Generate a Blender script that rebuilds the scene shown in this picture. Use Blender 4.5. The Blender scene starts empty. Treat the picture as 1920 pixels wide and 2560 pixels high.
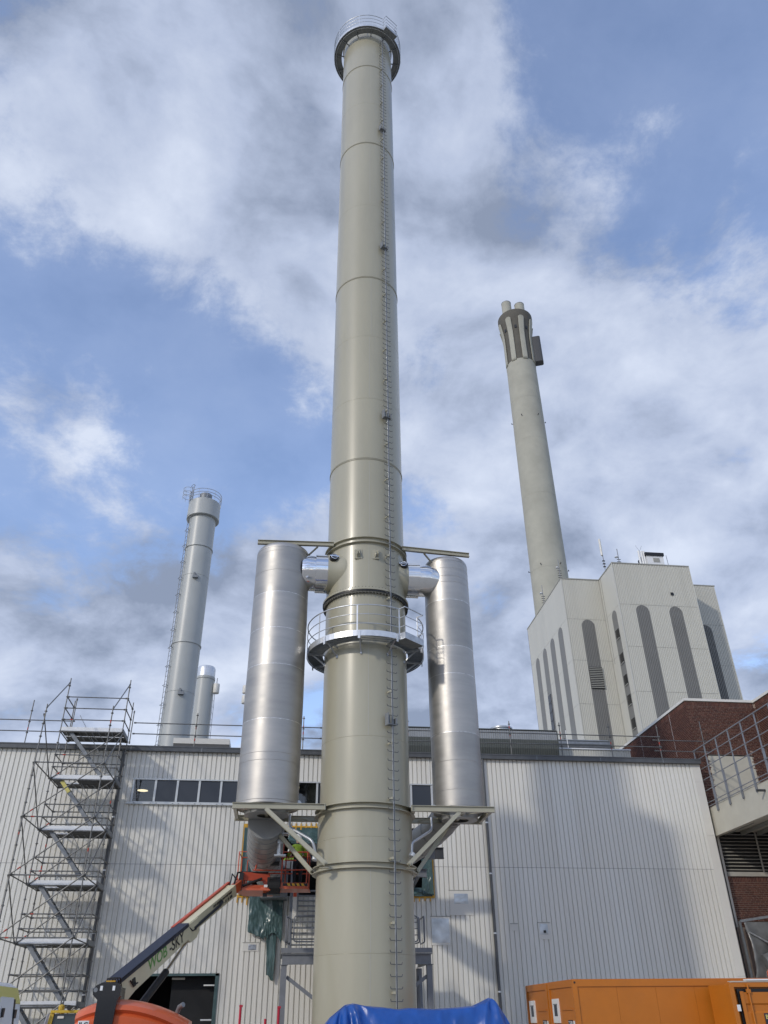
import bpy, bmesh, math, random
from mathutils import Vector, Matrix

random.seed(7)
scene = bpy.context.scene
col = scene.collection
R = math.radians

# ------------------------------------------------------------------ camera
CAM_H = 1.65
PITCH, HEAD, ROLL = R(32.46), R(7.1), R(0.64)
cam_data = bpy.data.cameras.new("camera")
cam = bpy.data.objects.new("camera", cam_data)
col.objects.link(cam)
fw = Vector((math.sin(HEAD)*math.cos(PITCH), math.cos(HEAD)*math.cos(PITCH), math.sin(PITCH)))
r0 = Vector((math.cos(HEAD), -math.sin(HEAD), 0))
u0 = r0.cross(fw)
rt = r0*math.cos(ROLL) - u0*math.sin(ROLL)
up = u0*math.cos(ROLL) + r0*math.sin(ROLL)
cam.matrix_world = Matrix(((rt.x, up.x, -fw.x, 0), (rt.y, up.y, -fw.y, 0), (rt.z, up.z, -fw.z, CAM_H), (0, 0, 0, 1)))
cam_data.sensor_fit = 'VERTICAL'
cam_data.sensor_height = 32.0
cam_data.lens = 32.0*2000.0/2560.0
cam_data.clip_start = 0.1
cam_data.clip_end = 6000
scene.camera = cam
scene.render.resolution_x, scene.render.resolution_y = 768, 1024

# ------------------------------------------------------------------ light
SUN_AZ, SUN_EL = R(48.5), R(27.5)          # azimuth measured from -Y towards -X
to_sun = Vector((-math.sin(SUN_AZ)*math.cos(SUN_EL), -math.cos(SUN_AZ)*math.cos(SUN_EL), math.sin(SUN_EL)))
sun_data = bpy.data.lights.new("sun", 'SUN')
sun_data.energy = 0.80
sun_data.angle = R(2.8)
sun_data.color = (1.0, 0.93, 0.82)
sun = bpy.data.objects.new("sun", sun_data)
col.objects.link(sun)
sun.rotation_euler = to_sun.to_track_quat('Z', 'Y').to_euler()
sun.location = to_sun*200

scene.view_settings.view_transform = 'Standard'
scene.view_settings.look = 'None'
scene.view_settings.exposure = 0.96
scene.view_settings.gamma = 1.0
scene.view_settings.use_curve_mapping = False

world = bpy.data.worlds.new("World")
scene.world = world
world.use_nodes = True
nt = world.node_tree
N, L = nt.nodes, nt.links
N.clear()
def wn(t, **k):
    n = N.new(t)
    for a, b in k.items(): setattr(n, a, b)
    return n
def wmath(op, a, b=None, c=None, clamp=False):
    n = wn('ShaderNodeMath', operation=op, use_clamp=clamp)
    for i, x in enumerate((a, b, c)):
        if x is None: continue
        if isinstance(x, (int, float)): n.inputs[i].default_value = x
        else: L.new(x, n.inputs[i])
    return n.outputs[0]
out = wn('ShaderNodeOutputWorld'); bg = wn('ShaderNodeBackground')
L.new(bg.outputs[0], out.inputs[0])
sky = wn('ShaderNodeTexSky', sky_type='NISHITA', sun_disc=False)
sky.sun_elevation = SUN_EL
sky.sun_rotation = math.atan2(to_sun.x, to_sun.y)
sky.altitude = 50; sky.air_density = 1.0; sky.dust_density = 0.4; sky.ozone_density = 2.2
tc = wn('ShaderNodeTexCoord')
sep = wn('ShaderNodeSeparateXYZ'); L.new(tc.outputs['Generated'], sep.inputs[0])
zc = wmath('MAXIMUM', wmath('ADD', sep.outputs[2], 0.36), 0.05)
px = wmath('DIVIDE', sep.outputs[0], zc); py = wmath('DIVIDE', sep.outputs[1], zc)
comb = wn('ShaderNodeCombineXYZ'); L.new(px, comb.inputs[0]); L.new(py, comb.inputs[1]); comb.inputs[2].default_value = 3.7
def noise(scale, detail, rough, dist=0.0, off=(0, 0, 0), src=None):
    m = wn('ShaderNodeMapping'); L.new(src or comb.outputs[0], m.inputs[0]); m.inputs['Location'].default_value = off
    n = wn('ShaderNodeTexNoise'); L.new(m.outputs[0], n.inputs['Vector'])
    n.inputs['Scale'].default_value = scale; n.inputs['Detail'].default_value = detail
    n.inputs['Roughness'].default_value = rough; n.inputs['Distortion'].default_value = dist
    return n.outputs['Fac']
warp = wn('ShaderNodeTexNoise'); L.new(comb.outputs[0], warp.inputs['Vector']); warp.inputs['Scale'].default_value = 2.2; warp.inputs['Detail'].default_value = 3
wsub = wn('ShaderNodeVectorMath', operation='SUBTRACT'); L.new(warp.outputs['Color'], wsub.inputs[0]); wsub.inputs[1].default_value = (0.5, 0.5, 0.5)
wsc = wn('ShaderNodeVectorMath', operation='SCALE'); L.new(wsub.outputs[0], wsc.inputs[0]); wsc.inputs['Scale'].default_value = 0.16
wadd = wn('ShaderNodeVectorMath', operation='ADD'); L.new(comb.outputs[0], wadd.inputs[0]); L.new(wsc.outputs[0], wadd.inputs[1])
n1 = noise(2.7, 10, 0.54, 0.0, (1.3, 0.4, 0), wadd.outputs[0])        # cloud mass
n2 = noise(7.5, 11, 0.66, 0.0, (5.1, 2.2, 1.0), wadd.outputs[0])      # ragged detail
n3 = noise(2.7, 10, 0.54, 0.0, (1.3+0.045, 0.4+0.065, 0), wadd.outputs[0])   # the mass shifted towards the sun: lit and shaded sides
n4 = noise(1.1, 3, 0.5, 0.0, (2.7, 7.7, 2.0))
cov = wmath('ADD', wmath('MULTIPLY', n1, 0.85), wmath('MULTIPLY', n2, 0.62))
# large cloud banks and clear gaps as they stand over the site (directions in the world)
def bank(x, y, z, inner, outer, w):
    global cov
    v = Vector((x, y, z)).normalized()
    d = wn('ShaderNodeVectorMath', operation='DOT_PRODUCT'); L.new(tc.outputs['Generated'], d.inputs[0]); d.inputs[1].default_value = v
    mr = wn('ShaderNodeMapRange', interpolation_type='SMOOTHSTEP'); L.new(d.outputs['Value'], mr.inputs[0])
    mr.inputs[1].default_value = math.cos(R(outer)); mr.inputs[2].default_value = math.cos(R(inner))
    mr.inputs[3].default_value = 0; mr.inputs[4].default_value = w
    cov = wmath('ADD', cov, mr.outputs[0])
bank(-0.05, 0.50, 0.86, 4, 20, 0.13)
bank(-0.24, 0.53, 0.80, 3, 12, 0.10)
bank(-0.03, 0.68, 0.73, 2, 12, 0.12)
bank(0.17, 0.54, 0.82, 3, 11, 0.10)
bank(0.44, 0.66, 0.61, 6, 22, 0.13)
bank(-0.24, 0.86, 0.45, 4, 16, 0.12)
bank(0.20, 0.86, 0.46, 4, 18, 0.14)
bank(-0.25, 0.72, 0.65, 4, 15, -0.15)
bank(-0.33, 0.45, 0.82, 2, 12, -0.16)
bank(0.35, 0.50, 0.79, 4, 16, -0.19)
bank(-0.09, 0.82, 0.56, 2, 9, -0.10)

low = wn('ShaderNodeMapRange', interpolation_type='SMOOTHSTEP'); L.new(sep.outputs[2], low.inputs[0])
low.inputs[1].default_value = 0.62; low.inputs[2].default_value = 0.25; low.inputs[3].default_value = 0.0; low.inputs[4].default_value = 0.08   # cloud layers overlap towards the horizon
cov = wmath('ADD', cov, low.outputs[0])
mr = wn('ShaderNodeMapRange', interpolation_type='SMOOTHSTEP'); L.new(cov, mr.inputs[0])
mr.inputs[1].default_value = 0.655; mr.inputs[2].default_value = 0.825
mask = wmath('ADD', wmath('MULTIPLY', mr.outputs[0], 0.76), 0.19)
ramp = wn('ShaderNodeValToRGB')
lit = wmath('MULTIPLY', wmath('SUBTRACT', n1, n3), 2.3)
shade = wmath('ADD', wmath('ADD', wmath('MULTIPLY', n4, 0.75), lit), wmath('MULTIPLY', wmath('SUBTRACT', n2, 0.5), 0.55))
L.new(shade, ramp.inputs[0])
e = ramp.color_ramp.elements
e[0].position = 0.12; e[0].color = (0.140, 0.168, 0.230, 1)
e[1].position = 0.80; e[1].color = (0.375, 0.41, 0.485, 1)
el_ = e.new(0.42); el_.color = (0.255, 0.292, 0.380, 1)
skyb = wn('ShaderNodeMixRGB', blend_type='MULTIPLY'); skyb.inputs[0].default_value = 1
L.new(sky.outputs[0], skyb.inputs[1]); skyb.inputs[2].default_value = (0.150, 0.137, 0.140, 1)
mixc = wn('ShaderNodeMixRGB'); L.new(mask, mixc.inputs[0]); L.new(skyb.outputs[0], mixc.inputs[1]); L.new(ramp.outputs[0], mixc.inputs[2])
L.new(mixc.outputs[0], bg.inputs[0]); bg.inputs[1].default_value = 1.0
scene.cycles.caustics_reflective = False
scene.cycles.caustics_refractive = False

# ------------------------------------------------------------------ helpers
class MB:
    """collects faces for ONE mesh object (world coordinates)"""
    def __init__(s): s.v = []; s.f = []
    def add(s, vs, fs):
        b = len(s.v); s.v += [tuple(v) for v in vs]; s.f += [tuple(i+b for i in f) for f in fs]; return s
    def box(s, x0, x1, y0, y1, z0, z1):
        vs = [(x, y, z) for x in (x0, x1) for y in (y0, y1) for z in (z0, z1)]
        return s.add(vs, [(0,1,3,2), (4,6,7,5), (0,4,5,1), (2,3,7,6), (0,2,6,4), (1,5,7,3)])
    def obox(s, c, ax, ay, az):
        c = Vector(c); ax = Vector(ax); ay = Vector(ay); az = Vector(az)
        vs = [c+ax*i+ay*j+az*k for i in (-1, 1) for j in (-1, 1) for k in (-1, 1)]
        return s.add(vs, [(0,1,3,2), (4,6,7,5), (0,4,5,1), (2,3,7,6), (0,2,6,4), (1,5,7,3)])
    def beam(s, p0, p1, w, h, upv=(0, 0, 1)):
        p0 = Vector(p0); p1 = Vector(p1); d = (p1-p0); ln = d.length; d.normalize()
        u = Vector(upv)
        if abs(d.dot(u)) > 0.98: u = Vector((1, 0, 0))
        sx = d.cross(u).normalized(); u2 = sx.cross(d).normalized()
        return s.obox((p0+p1)/2, d*ln/2, sx*w/2, u2*h/2)
    def ibeam(s, p0, p1, w, h, t=0.012, upv=(0, 0, 1)):
        p0 = Vector(p0); p1 = Vector(p1); d = (p1-p0).normalized(); u = Vector(upv)
        if abs(d.dot(u)) > 0.98: u = Vector((1, 0, 0))
        sx = d.cross(u).normalized(); u2 = sx.cross(d).normalized()
        s.beam(p0+u2*(h/2-t/2), p1+u2*(h/2-t/2), w, t, upv); s.beam(p0-u2*(h/2-t/2), p1-u2*(h/2-t/2), w, t, upv)
        return s.beam(p0, p1, t, h-2*t, upv)
    def tube(s, p0, p1, r, n=8, r2=None, caps=True):
        p0 = Vector(p0); p1 = Vector(p1); d = (p1-p0).normalized(); r2 = r if r2 is None else r2
        u = Vector((0, 0, 1)) if abs(d.z) < 0.95 else Vector((1, 0, 0))
        a = d.cross(u).normalized(); b = d.cross(a)
        vs = []
        for i in range(n):
            t = 2*math.pi*i/n; o = a*math.cos(t)+b*math.sin(t)
            vs += [p0+o*r, p1+o*r2]
        fs = [(2*i, 2*i+1, (2*i+3) % (2*n), (2*i+2) % (2*n)) for i in range(n)]
        if caps: fs += [tuple(2*i for i in range(n)), tuple(2*i+1 for i in reversed(range(n)))]
        return s.add(vs, fs)
    def path(s, pts, r, n=6, closed=False):
        pts = [Vector(p) for p in pts]; m = len(pts); rings = []; nrm = None
        for i, p in enumerate(pts):
            if closed: d = pts[(i+1) % m]-pts[i-1]
            else: d = pts[min(i+1, m-1)]-pts[max(i-1, 0)]
            d.normalize()
            if nrm is None:
                u = Vector((0, 0, 1)) if abs(d.z) < 0.9 else Vector((1, 0, 0)); nrm = d.cross(u).normalized()
            else:
                nrm = (nrm-d*nrm.dot(d))
                nrm = nrm.normalized() if nrm.length > 1e-6 else d.cross(Vector((0.3, 0.5, 0.8))).normalized()
            b = d.cross(nrm)
            rings.append([p+nrm*(r*math.cos(2*math.pi*k/n))+b*(r*math.sin(2*math.pi*k/n)) for k in range(n)])
        vs = [v for rg in rings for v in rg]; fs = []
        for i in range(m if closed else m-1):
            j = (i+1) % m
            for k in range(n): fs.append((i*n+k, i*n+(k+1) % n, j*n+(k+1) % n, j*n+k))
        if not closed: fs += [tuple(reversed(range(n))), tuple((m-1)*n+k for k in range(n))]
        return s.add(vs, fs)
    def lathe(s, c, prof, n=48, a0=0.0, a1=2*math.pi):
        full = abs(a1-a0-2*math.pi) < 1e-6; m = n if full else n+1; vs = []
        for i in range(m):
            t = a0+(a1-a0)*i/n
            for r, z in prof: vs.append((c[0]+r*math.cos(t), c[1]+r*math.sin(t), z))
        k = len(prof); fs = []
        for i in range(n):
            j = (i+1) % m
            for q in range(k-1): fs.append((i*k+q, j*k+q, j*k+q+1, i*k+q+1))
        return s.add(vs, fs)
    def prism(s, poly, depth):
        """poly: list of 3d points (planar); depth: vector"""
        p = [Vector(q) for q in poly]; d = Vector(depth); n = len(p)
        fs = [tuple(reversed(range(n))), tuple(range(n, 2*n))]+[(i, (i+1) % n, n+(i+1) % n, n+i) for i in range(n)]
        return s.add(p+[q+d for q in p], fs)
    def mesh(s, name, mat, org=(0, 0, 0), smooth=None):
        o = Vector(org)
        me = bpy.data.meshes.new(name)
        me.from_pydata([(v[0]-o.x, v[1]-o.y, v[2]-o.z) for v in s.v], [], s.f)
        me.update()
        bm = bmesh.new(); bm.from_mesh(me); bmesh.ops.recalc_face_normals(bm, faces=bm.faces); bm.to_mesh(me); bm.free()
        me.materials.append(mat)
        if smooth:
            me.shade_smooth(); me.set_sharp_from_angle(angle=R(smooth))
        return me
    def part(s, name, mat, parent=None, smooth=None):
        org = root_loc(parent) if parent else (0, 0, 0)
        o = bpy.data.objects.new(name, s.mesh(name, mat, org, smooth)); col.objects.link(o)
        if parent: o.parent = parent
        return o

def root_loc(o):
    while o.parent: o = o.parent
    return Vector(o.get('_org', (0, 0, 0))) if '_org' in o else Vector(o.location)

def tag(o, label, cat, group=None):
    o['label'] = label; o['category'] = cat
    if group: o['group'] = group
    return o
def thing(name, loc, label, cat, group=None):
    o = bpy.data.objects.new(name, None); col.objects.link(o); o.location = loc
    o.empty_display_size = 0.3
    return tag(o, label, cat, group)
def structure(o):
    o['kind'] = 'structure'; return o
def piece(name, me, parent, loc, rot=None, scale=None):
    """a repeated part that shares its mesh; loc in world coordinates"""
    o = bpy.data.objects.new(name, me); col.objects.link(o); o.parent = parent
    o.location = Vector(loc)-root_loc(parent)
    if rot: o.rotation_euler = rot
    if scale: o.scale = scale
    return o

# ------------------------------------------------------------------ materials
MATS = {}
def mat(name, c, rough=0.5, metal=0.0, var=0.0, vscale=2.0, bump=0.0, bscale=30.0, stretch=(1, 1, 1), coat=0.0,
        c2=None, spec=0.5, streak=0.0, aniso=0.0, rvar=0.0, dirt=None, dscale=0.6, damt=0.4, ridge=0.0, rscale=2.0):
    m = bpy.data.materials.new(name); m.use_nodes = True; MATS[name] = m
    t = m.node_tree; b = t.nodes['Principled BSDF']
    b.inputs['Base Color'].default_value = (*c, 1); b.inputs['Roughness'].default_value = rough
    b.inputs['Metallic'].default_value = metal; b.inputs['Coat Weight'].default_value = coat
    b.inputs['Specular IOR Level'].default_value = spec
    if coat: b.inputs['Coat Roughness'].default_value = 0.12
    if aniso: b.inputs['Anisotropic'].default_value = aniso
    geo = t.nodes.new('ShaderNodeNewGeometry'); mp = t.nodes.new('ShaderNodeMapping')
    t.links.new(geo.outputs['Position'], mp.inputs[0]); mp.inputs['Scale'].default_value = stretch
    colour = None
    def nz(scale, det=5, ro=0.6):
        n = t.nodes.new('ShaderNodeTexNoise'); t.links.new(mp.outputs[0], n.inputs['Vector'])
        n.inputs['Scale'].default_value = scale; n.inputs['Detail'].default_value = det; n.inputs['Roughness'].default_value = ro
        return n.outputs['Fac']
    if var or c2:
        f = nz(vscale)
        mx = t.nodes.new('ShaderNodeMixRGB'); mrr = t.nodes.new('ShaderNodeMapRange')
        t.links.new(f, mrr.inputs[0]); mrr.inputs[1].default_value = 0.3; mrr.inputs[2].default_value = 0.7
        t.links.new(mrr.outputs[0], mx.inputs[0])
        lo = tuple(x*(1-var) for x in c) if not c2 else c
        hi = tuple(min(1, x*(1+var)) for x in c) if not c2 else c2
        mx.inputs[1].default_value = (*lo, 1); mx.inputs[2].default_value = (*hi, 1); colour = mx.outputs[0]
        if rvar:
            m2 = t.nodes.new('ShaderNodeMapRange'); t.links.new(f, m2.inputs[0])
            m2.inputs[1].default_value = 0.3; m2.inputs[2].default_value = 0.7
            m2.inputs[3].default_value = max(0.02, rough-rvar); m2.inputs[4].default_value = rough+rvar
            t.links.new(m2.outputs[0], b.inputs['Roughness'])
    if dirt:
        f = nz(dscale, 8, 0.7)
        mrr = t.nodes.new('ShaderNodeMapRange'); t.links.new(f, mrr.inputs[0])
        mrr.inputs[1].default_value = 0.5; mrr.inputs[2].default_value = 0.8; mrr.inputs[4].default_value = damt
        mx = t.nodes.new('ShaderNodeMixRGB'); t.links.new(mrr.outputs[0], mx.inputs[0])
        if colour: t.links.new(colour, mx.inputs[1])
        else: mx.inputs[1].default_value = (*c, 1)
        mx.inputs[2].default_value = (*dirt, 1); colour = mx.outputs[0]
    if colour: t.links.new(colour, b.inputs['Base Color'])
    if ridge:
        n = t.nodes.new('ShaderNodeTexNoise'); n.noise_type = 'RIDGED_MULTIFRACTAL'; t.links.new(mp.outputs[0], n.inputs['Vector'])
        n.inputs['Scale'].default_value = rscale; n.inputs['Detail'].default_value = 5; n.inputs['Distortion'].default_value = 0.4
        bp = t.nodes.new('ShaderNodeBump'); bp.inputs['Strength'].default_value = ridge; bp.inputs['Distance'].default_value = 0.04
        t.links.new(n.outputs['Fac'], bp.inputs['Height']); t.links.new(bp.outputs[0], b.inputs['Normal'])
    if bump:
        f = nz(bscale, 4)
        bp = t.nodes.new('ShaderNodeBump'); bp.inputs['Strength'].default_value = bump; bp.inputs['Distance'].default_value = 0.02
        t.links.new(f, bp.inputs['Height']); t.links.new(bp.outputs[0], b.inputs['Normal'])
    return m

mat('paint_beige', (0.390, 0.370, 0.278), 0.33, var=0.05, vscale=0.8, coat=0.25, bump=0.04, bscale=1.5, dirt=(0.29, 0.275, 0.215), dscale=0.9, damt=0.3, stretch=(1, 1, 0.25))
mat('weld_line', (0.40, 0.39, 0.33), 0.5)
mat('seam_dark', (0.10, 0.10, 0.08), 0.6)
mat('alu_rolled', (0.45, 0.435, 0.41), 0.48, metal=0.80, var=0.10, vscale=1.2, rvar=0.07, stretch=(0.5, 0.5, 2.5), bump=0.06, bscale=2.0, dirt=(0.33, 0.32, 0.305), dscale=0.7, damt=0.6)
mat('rung_dark', (0.15, 0.155, 0.155), 0.5, metal=0.4)
mat('alu_rolled_b', (0.40, 0.39, 0.37), 0.51, metal=0.80, var=0.12, vscale=1.0, rvar=0.06, stretch=(0.5, 0.5, 2.5), bump=0.08, bscale=2.2, dirt=(0.31, 0.30, 0.29), dscale=0.9, damt=0.7)
mat('alu_rolled_c', (0.46, 0.445, 0.42), 0.47, metal=0.80, var=0.10, vscale=1.5, rvar=0.06, stretch=(0.5, 0.5, 3.0), bump=0.08, bscale=1.8, dirt=(0.36, 0.35, 0.33), dscale=0.6, damt=0.6)
mat('weld_bright', (0.62, 0.61, 0.59), 0.35, metal=0.9, var=0.35, vscale=9)
mat('steel_polished', (0.80, 0.80, 0.80), 0.09, metal=1.0, var=0.05, vscale=3)
mat('galvanised', (0.52, 0.54, 0.56), 0.42, metal=0.75, var=0.18, vscale=6, dirt=(0.3, 0.31, 0.32), damt=0.4)
mat('galv_bright', (0.70, 0.72, 0.74), 0.35, metal=0.6, var=0.1, vscale=5)
mat('galv_dull', (0.22, 0.235, 0.25), 0.55, metal=0.4, var=0.2, vscale=6)
mat('grating', (0.20, 0.21, 0.21), 0.55, metal=0.3, var=0.15, vscale=7)
mat('cladding', (0.78, 0.765, 0.705), 0.45, var=0.04, vscale=0.6, dirt=(0.66, 0.64, 0.585), dscale=1.3, damt=0.55, stretch=(1, 1, 0.12))
mat('cladding_b', (0.755, 0.74, 0.68), 0.45, var=0.04, vscale=0.6, dirt=(0.63, 0.61, 0.56), dscale=1.1, damt=0.6, stretch=(1, 1, 0.12))
mat('cladding_c', (0.79, 0.78, 0.725), 0.43, var=0.04, vscale=0.6, dirt=(0.68, 0.66, 0.60), dscale=1.5, damt=0.5, stretch=(1, 1, 0.12))
mat('flashing', (0.72, 0.705, 0.65), 0.45, var=0.03, vscale=1.5)
mat('gutter_dark', (0.10, 0.105, 0.11), 0.4, metal=0.2, var=0.15, vscale=3)
mat('roofing', (0.12, 0.12, 0.12), 0.9)
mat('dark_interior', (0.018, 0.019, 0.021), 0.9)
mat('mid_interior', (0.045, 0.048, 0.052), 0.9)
mat('frame_alu', (0.60, 0.62, 0.62), 0.4, metal=0.3)
mat('scaffold', (0.17, 0.172, 0.17), 0.5, metal=0.55, var=0.25, vscale=4, dirt=(0.22, 0.20, 0.17), dscale=1.5, damt=0.6)
mat('scaffold_red', (0.42, 0.05, 0.03), 0.6)
mat('deck_alu', (0.74, 0.75, 0.75), 0.42, metal=0.25, var=0.08, vscale=4, dirt=(0.5, 0.5, 0.5))
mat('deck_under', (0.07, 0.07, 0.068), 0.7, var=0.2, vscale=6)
mat('grey_steel', (0.20, 0.215, 0.24), 0.45, var=0.12, vscale=3)
mat('duct_sheet', (0.36, 0.365, 0.36), 0.4, metal=0.35, var=0.10, vscale=1.2)
mat('beam_dark', (0.06, 0.062, 0.066), 0.6)
mat('plastic_green', (0.065, 0.115, 0.115), 0.26, var=0.2, vscale=3, ridge=0.45, rscale=1.6)
mat('tape_yellow', (0.62, 0.34, 0.03), 0.5, var=0.2, vscale=5)
mat('patch_metal', (0.46, 0.48, 0.50), 0.33, metal=0.85, var=0.25, vscale=2.2)
mat('concrete', (0.40, 0.395, 0.335), 0.85, var=0.10, vscale=0.25, bump=0.25, bscale=3, dirt=(0.30, 0.295, 0.25), dscale=0.12, damt=0.5)
mat('concrete_dark', (0.115, 0.108, 0.09), 0.85, var=0.12, vscale=0.4)
mat('render_cream', (0.52, 0.505, 0.43), 0.85, var=0.05, vscale=1.5, bump=0.2, bscale=15, dirt=(0.40, 0.38, 0.31), dscale=0.8, damt=0.35)
mat('facade_light', (0.60, 0.59, 0.525), 0.6, var=0.03, vscale=0.4, dirt=(0.48, 0.47, 0.41), dscale=0.5, damt=0.5, stretch=(1, 1, 0.12))
mat('facade_flat', (0.56, 0.555, 0.50), 0.6, var=0.03, vscale=0.3, dirt=(0.42, 0.42, 0.38), dscale=0.2, damt=0.4, stretch=(1, 1, 0.2))
mat('facade_dark', (0.20, 0.20, 0.19), 0.6, var=0.05, vscale=0.4)
mat('joint_grey', (0.33, 0.33, 0.30), 0.8)
mat('black', (0.012, 0.012, 0.013), 0.45)
mat('black_gloss', (0.015, 0.015, 0.017), 0.25)
mat('white_paint', (0.76, 0.77, 0.77), 0.35)
mat('stack_grey', (0.43, 0.45, 0.44), 0.38, var=0.04, vscale=0.6, dirt=(0.36, 0.37, 0.36), dscale=0.4, damt=0.4)
mat('mortar', (0.42, 0.33, 0.275), 0.95, var=0.12, vscale=8)
mat('lift_orange', (0.62, 0.115, 0.035), 0.35, var=0.06, vscale=2, coat=0.2, dirt=(0.42, 0.09, 0.04), damt=0.25)
mat('lift_red', (0.55, 0.085, 0.04), 0.4, var=0.1, vscale=3)
mat('lift_cream', (0.66, 0.61, 0.42), 0.4, var=0.06, vscale=2, dirt=(0.45, 0.40, 0.28), dscale=1.2, damt=0.35)
mat('lift_navy', (0.022, 0.026, 0.045), 0.4)
mat('text_green', (0.12, 0.32, 0.07), 0.5)
mat('hazard_yellow', (0.75, 0.42, 0.04), 0.5)
mat('chrome', (0.85, 0.85, 0.86), 0.08, metal=1.0)
mat('tarp_blue', (0.008, 0.075, 0.33), 0.34, var=0.12, vscale=3, ridge=0.55, rscale=3.2, spec=0.6, dirt=(0.03, 0.09, 0.26), dscale=2, damt=0.5)
mat('container_orange', (0.50, 0.158, 0.012), 0.42, var=0.06, vscale=1.2, dirt=(0.36, 0.13, 0.03), dscale=1.0, damt=0.35)
mat('rubber', (0.02, 0.02, 0.02), 0.8)
mat('van_white', (0.74, 0.76, 0.78), 0.25, coat=0.3)
mat('van_yellow', (0.62, 0.55, 0.16), 0.4)
mat('machine_yellow', (0.62, 0.42, 0.035), 0.4, var=0.06, vscale=3, dirt=(0.4, 0.3, 0.08), damt=0.3)
mat('glass_tint', (0.035, 0.05, 0.048), 0.06, spec=0.7)
mat('window_pane', (0.035, 0.041, 0.052), 0.08, spec=0.6)
mat('concrete_yard', (0.40, 0.375, 0.325), 0.9, var=0.2, vscale=1.5, bump=0.5, bscale=60)
mat('hivis', (0.20, 0.32, 0.025), 0.75, var=0.12, vscale=12)
mat('cloth_dark', (0.02, 0.022, 0.03), 0.85)
mat('skin', (0.45, 0.27, 0.19), 0.6)
mat('helmet', (0.75, 0.75, 0.72), 0.35)
mat('amber', (0.50, 0.07, 0.01), 0.12, coat=0.5)
mat('film_grey', (0.14, 0.145, 0.145), 0.32, var=0.35, vscale=1.6, bump=0.5, bscale=3)
mat('board', (0.50, 0.47, 0.41), 0.8, var=0.1, vscale=5)
mat('pipe_red', (0.50, 0.02, 0.05), 0.35)
mat('duct_green', (0.115, 0.125, 0.115), 0.5, var=0.08, vscale=1.0)
mat('louver', (0.42, 0.41, 0.37), 0.5, var=0.1, vscale=3)
mat('net_yellow', (0.55, 0.38, 0.06), 0.8, var=0.4, vscale=40)
BRICKM = []
for i, c in enumerate([(0.118, 0.046, 0.031), (0.098, 0.038, 0.027), (0.138, 0.056, 0.037), (0.082, 0.034, 0.026), (0.155, 0.070, 0.050)]):
    BRICKM.append(mat('brick_%d' % i, c, 0.85, var=0.15, vscale=6, bump=0.3, bscale=50))
# thin clear glass: looks into the hall, mirrors a little sky
g = bpy.data.materials.new('clear_glass'); g.use_nodes = True; t = g.node_tree; t.nodes.clear()
o_ = t.nodes.new('ShaderNodeOutputMaterial'); mx = t.nodes.new('ShaderNodeMixShader'); tr = t.nodes.new('ShaderNodeBsdfTransparent'); gl = t.nodes.new('ShaderNodeBsdfGlossy')
tr.inputs[0].default_value = (0.75, 0.78, 0.78, 1); gl.inputs['Roughness'].default_value = 0.03; mx.inputs[0].default_value = 0.10
t.links.new(tr.outputs[0], mx.inputs[1]); t.links.new(gl.outputs[0], mx.inputs[2]); t.links.new(mx.outputs[0], o_.inputs[0]); MATS['clear_glass'] = g
g = bpy.data.materials.new('lamp_light'); g.use_nodes = True; b = g.node_tree.nodes['Principled BSDF']
b.inputs['Emission Color'].default_value = (1.0, 0.80, 0.50, 1); b.inputs['Emission Strength'].default_value = 1.25; MATS['lamp_light'] = g
M = MATS

def text_part(body, size, m, parent, loc, ax, ay, name='lettering', shear=0.0, extrude=0.003, bold=0.0):
    """lettering as a mesh part: ax = reading direction, ay = up direction of the letters (unit vectors)"""
    cu = bpy.data.curves.new(name, 'FONT'); cu.body = body; cu.size = size; cu.extrude = extrude; cu.shear = shear; cu.offset = bold
    tmp = bpy.data.objects.new(name, cu); col.objects.link(tmp)
    bpy.context.view_layer.update()
    me = bpy.data.meshes.new_from_object(tmp.evaluated_get(bpy.context.evaluated_depsgraph_get()))
    bpy.data.objects.remove(tmp)
    ax = Vector(ax).normalized(); az = ax.cross(Vector(ay)).normalized(); ay = az.cross(ax)
    loc = Vector(loc)-root_loc(parent)
    me.transform(Matrix(((ax.x, ay.x, az.x, loc.x), (ax.y, ay.y, az.y, loc.y), (ax.z, ay.z, az.z, loc.z), (0, 0, 0, 1))))
    me.materials.clear(); me.materials.append(m); me.name = name
    o = bpy.data.objects.new(name, me); col.objects.link(o); o.parent = parent
    return o

def ribs(mb, x0, x1, z0, z1, y, pitch=0.207, groove=0.038, depth=0.055, flip=None, ztop=None):
    """profiled sheet on the plane Y = y facing -Y; grooves sit at fixed world positions. flip: swaps to plane X = const facing -X"""
    xs = []
    k = math.floor(x0/pitch)
    sl = 0.006
    while k*pitch < x1+pitch:
        g = k*pitch
        xs += [(g-groove/2-sl, 0), (g-groove/2, depth), (g+groove/2, depth), (g+groove/2+sl, 0)]
        k += 1
    pts = [p for p in xs if x0 < p[0] < x1]
    def dat(x):
        for a, b in zip(xs, xs[1:]):
            if a[0] <= x <= b[0]:
                f = (x-a[0])/(b[0]-a[0]) if b[0] > a[0] else 0
                return a[1]+(b[1]-a[1])*f
        return 0
    pts = [(x0, dat(x0))]+pts+[(x1, dat(x1))]
    vs = []; fs = []
    for x, d in pts:
        zt = ztop(x) if ztop else z1
        if flip: vs += [(y+d, x, z0), (y+d, x, zt)]
        else: vs += [(x, y+d, z0), (x, y+d, zt)]
    n = len(pts)
    for i in range(n-1): fs.append((2*i, 2*i+2, 2*i+3, 2*i+1))
    mb.add(vs, fs)
    return mb

# ------------------------------------------------------------------ ground
gm = MB().add([(-3000, -3000, 0), (3000, -3000, 0), (3000, 3000, 0), (-3000, 3000, 0)], [(0, 1, 2, 3)]).part('ground', M['concrete_yard'])
structure(gm)

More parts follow.
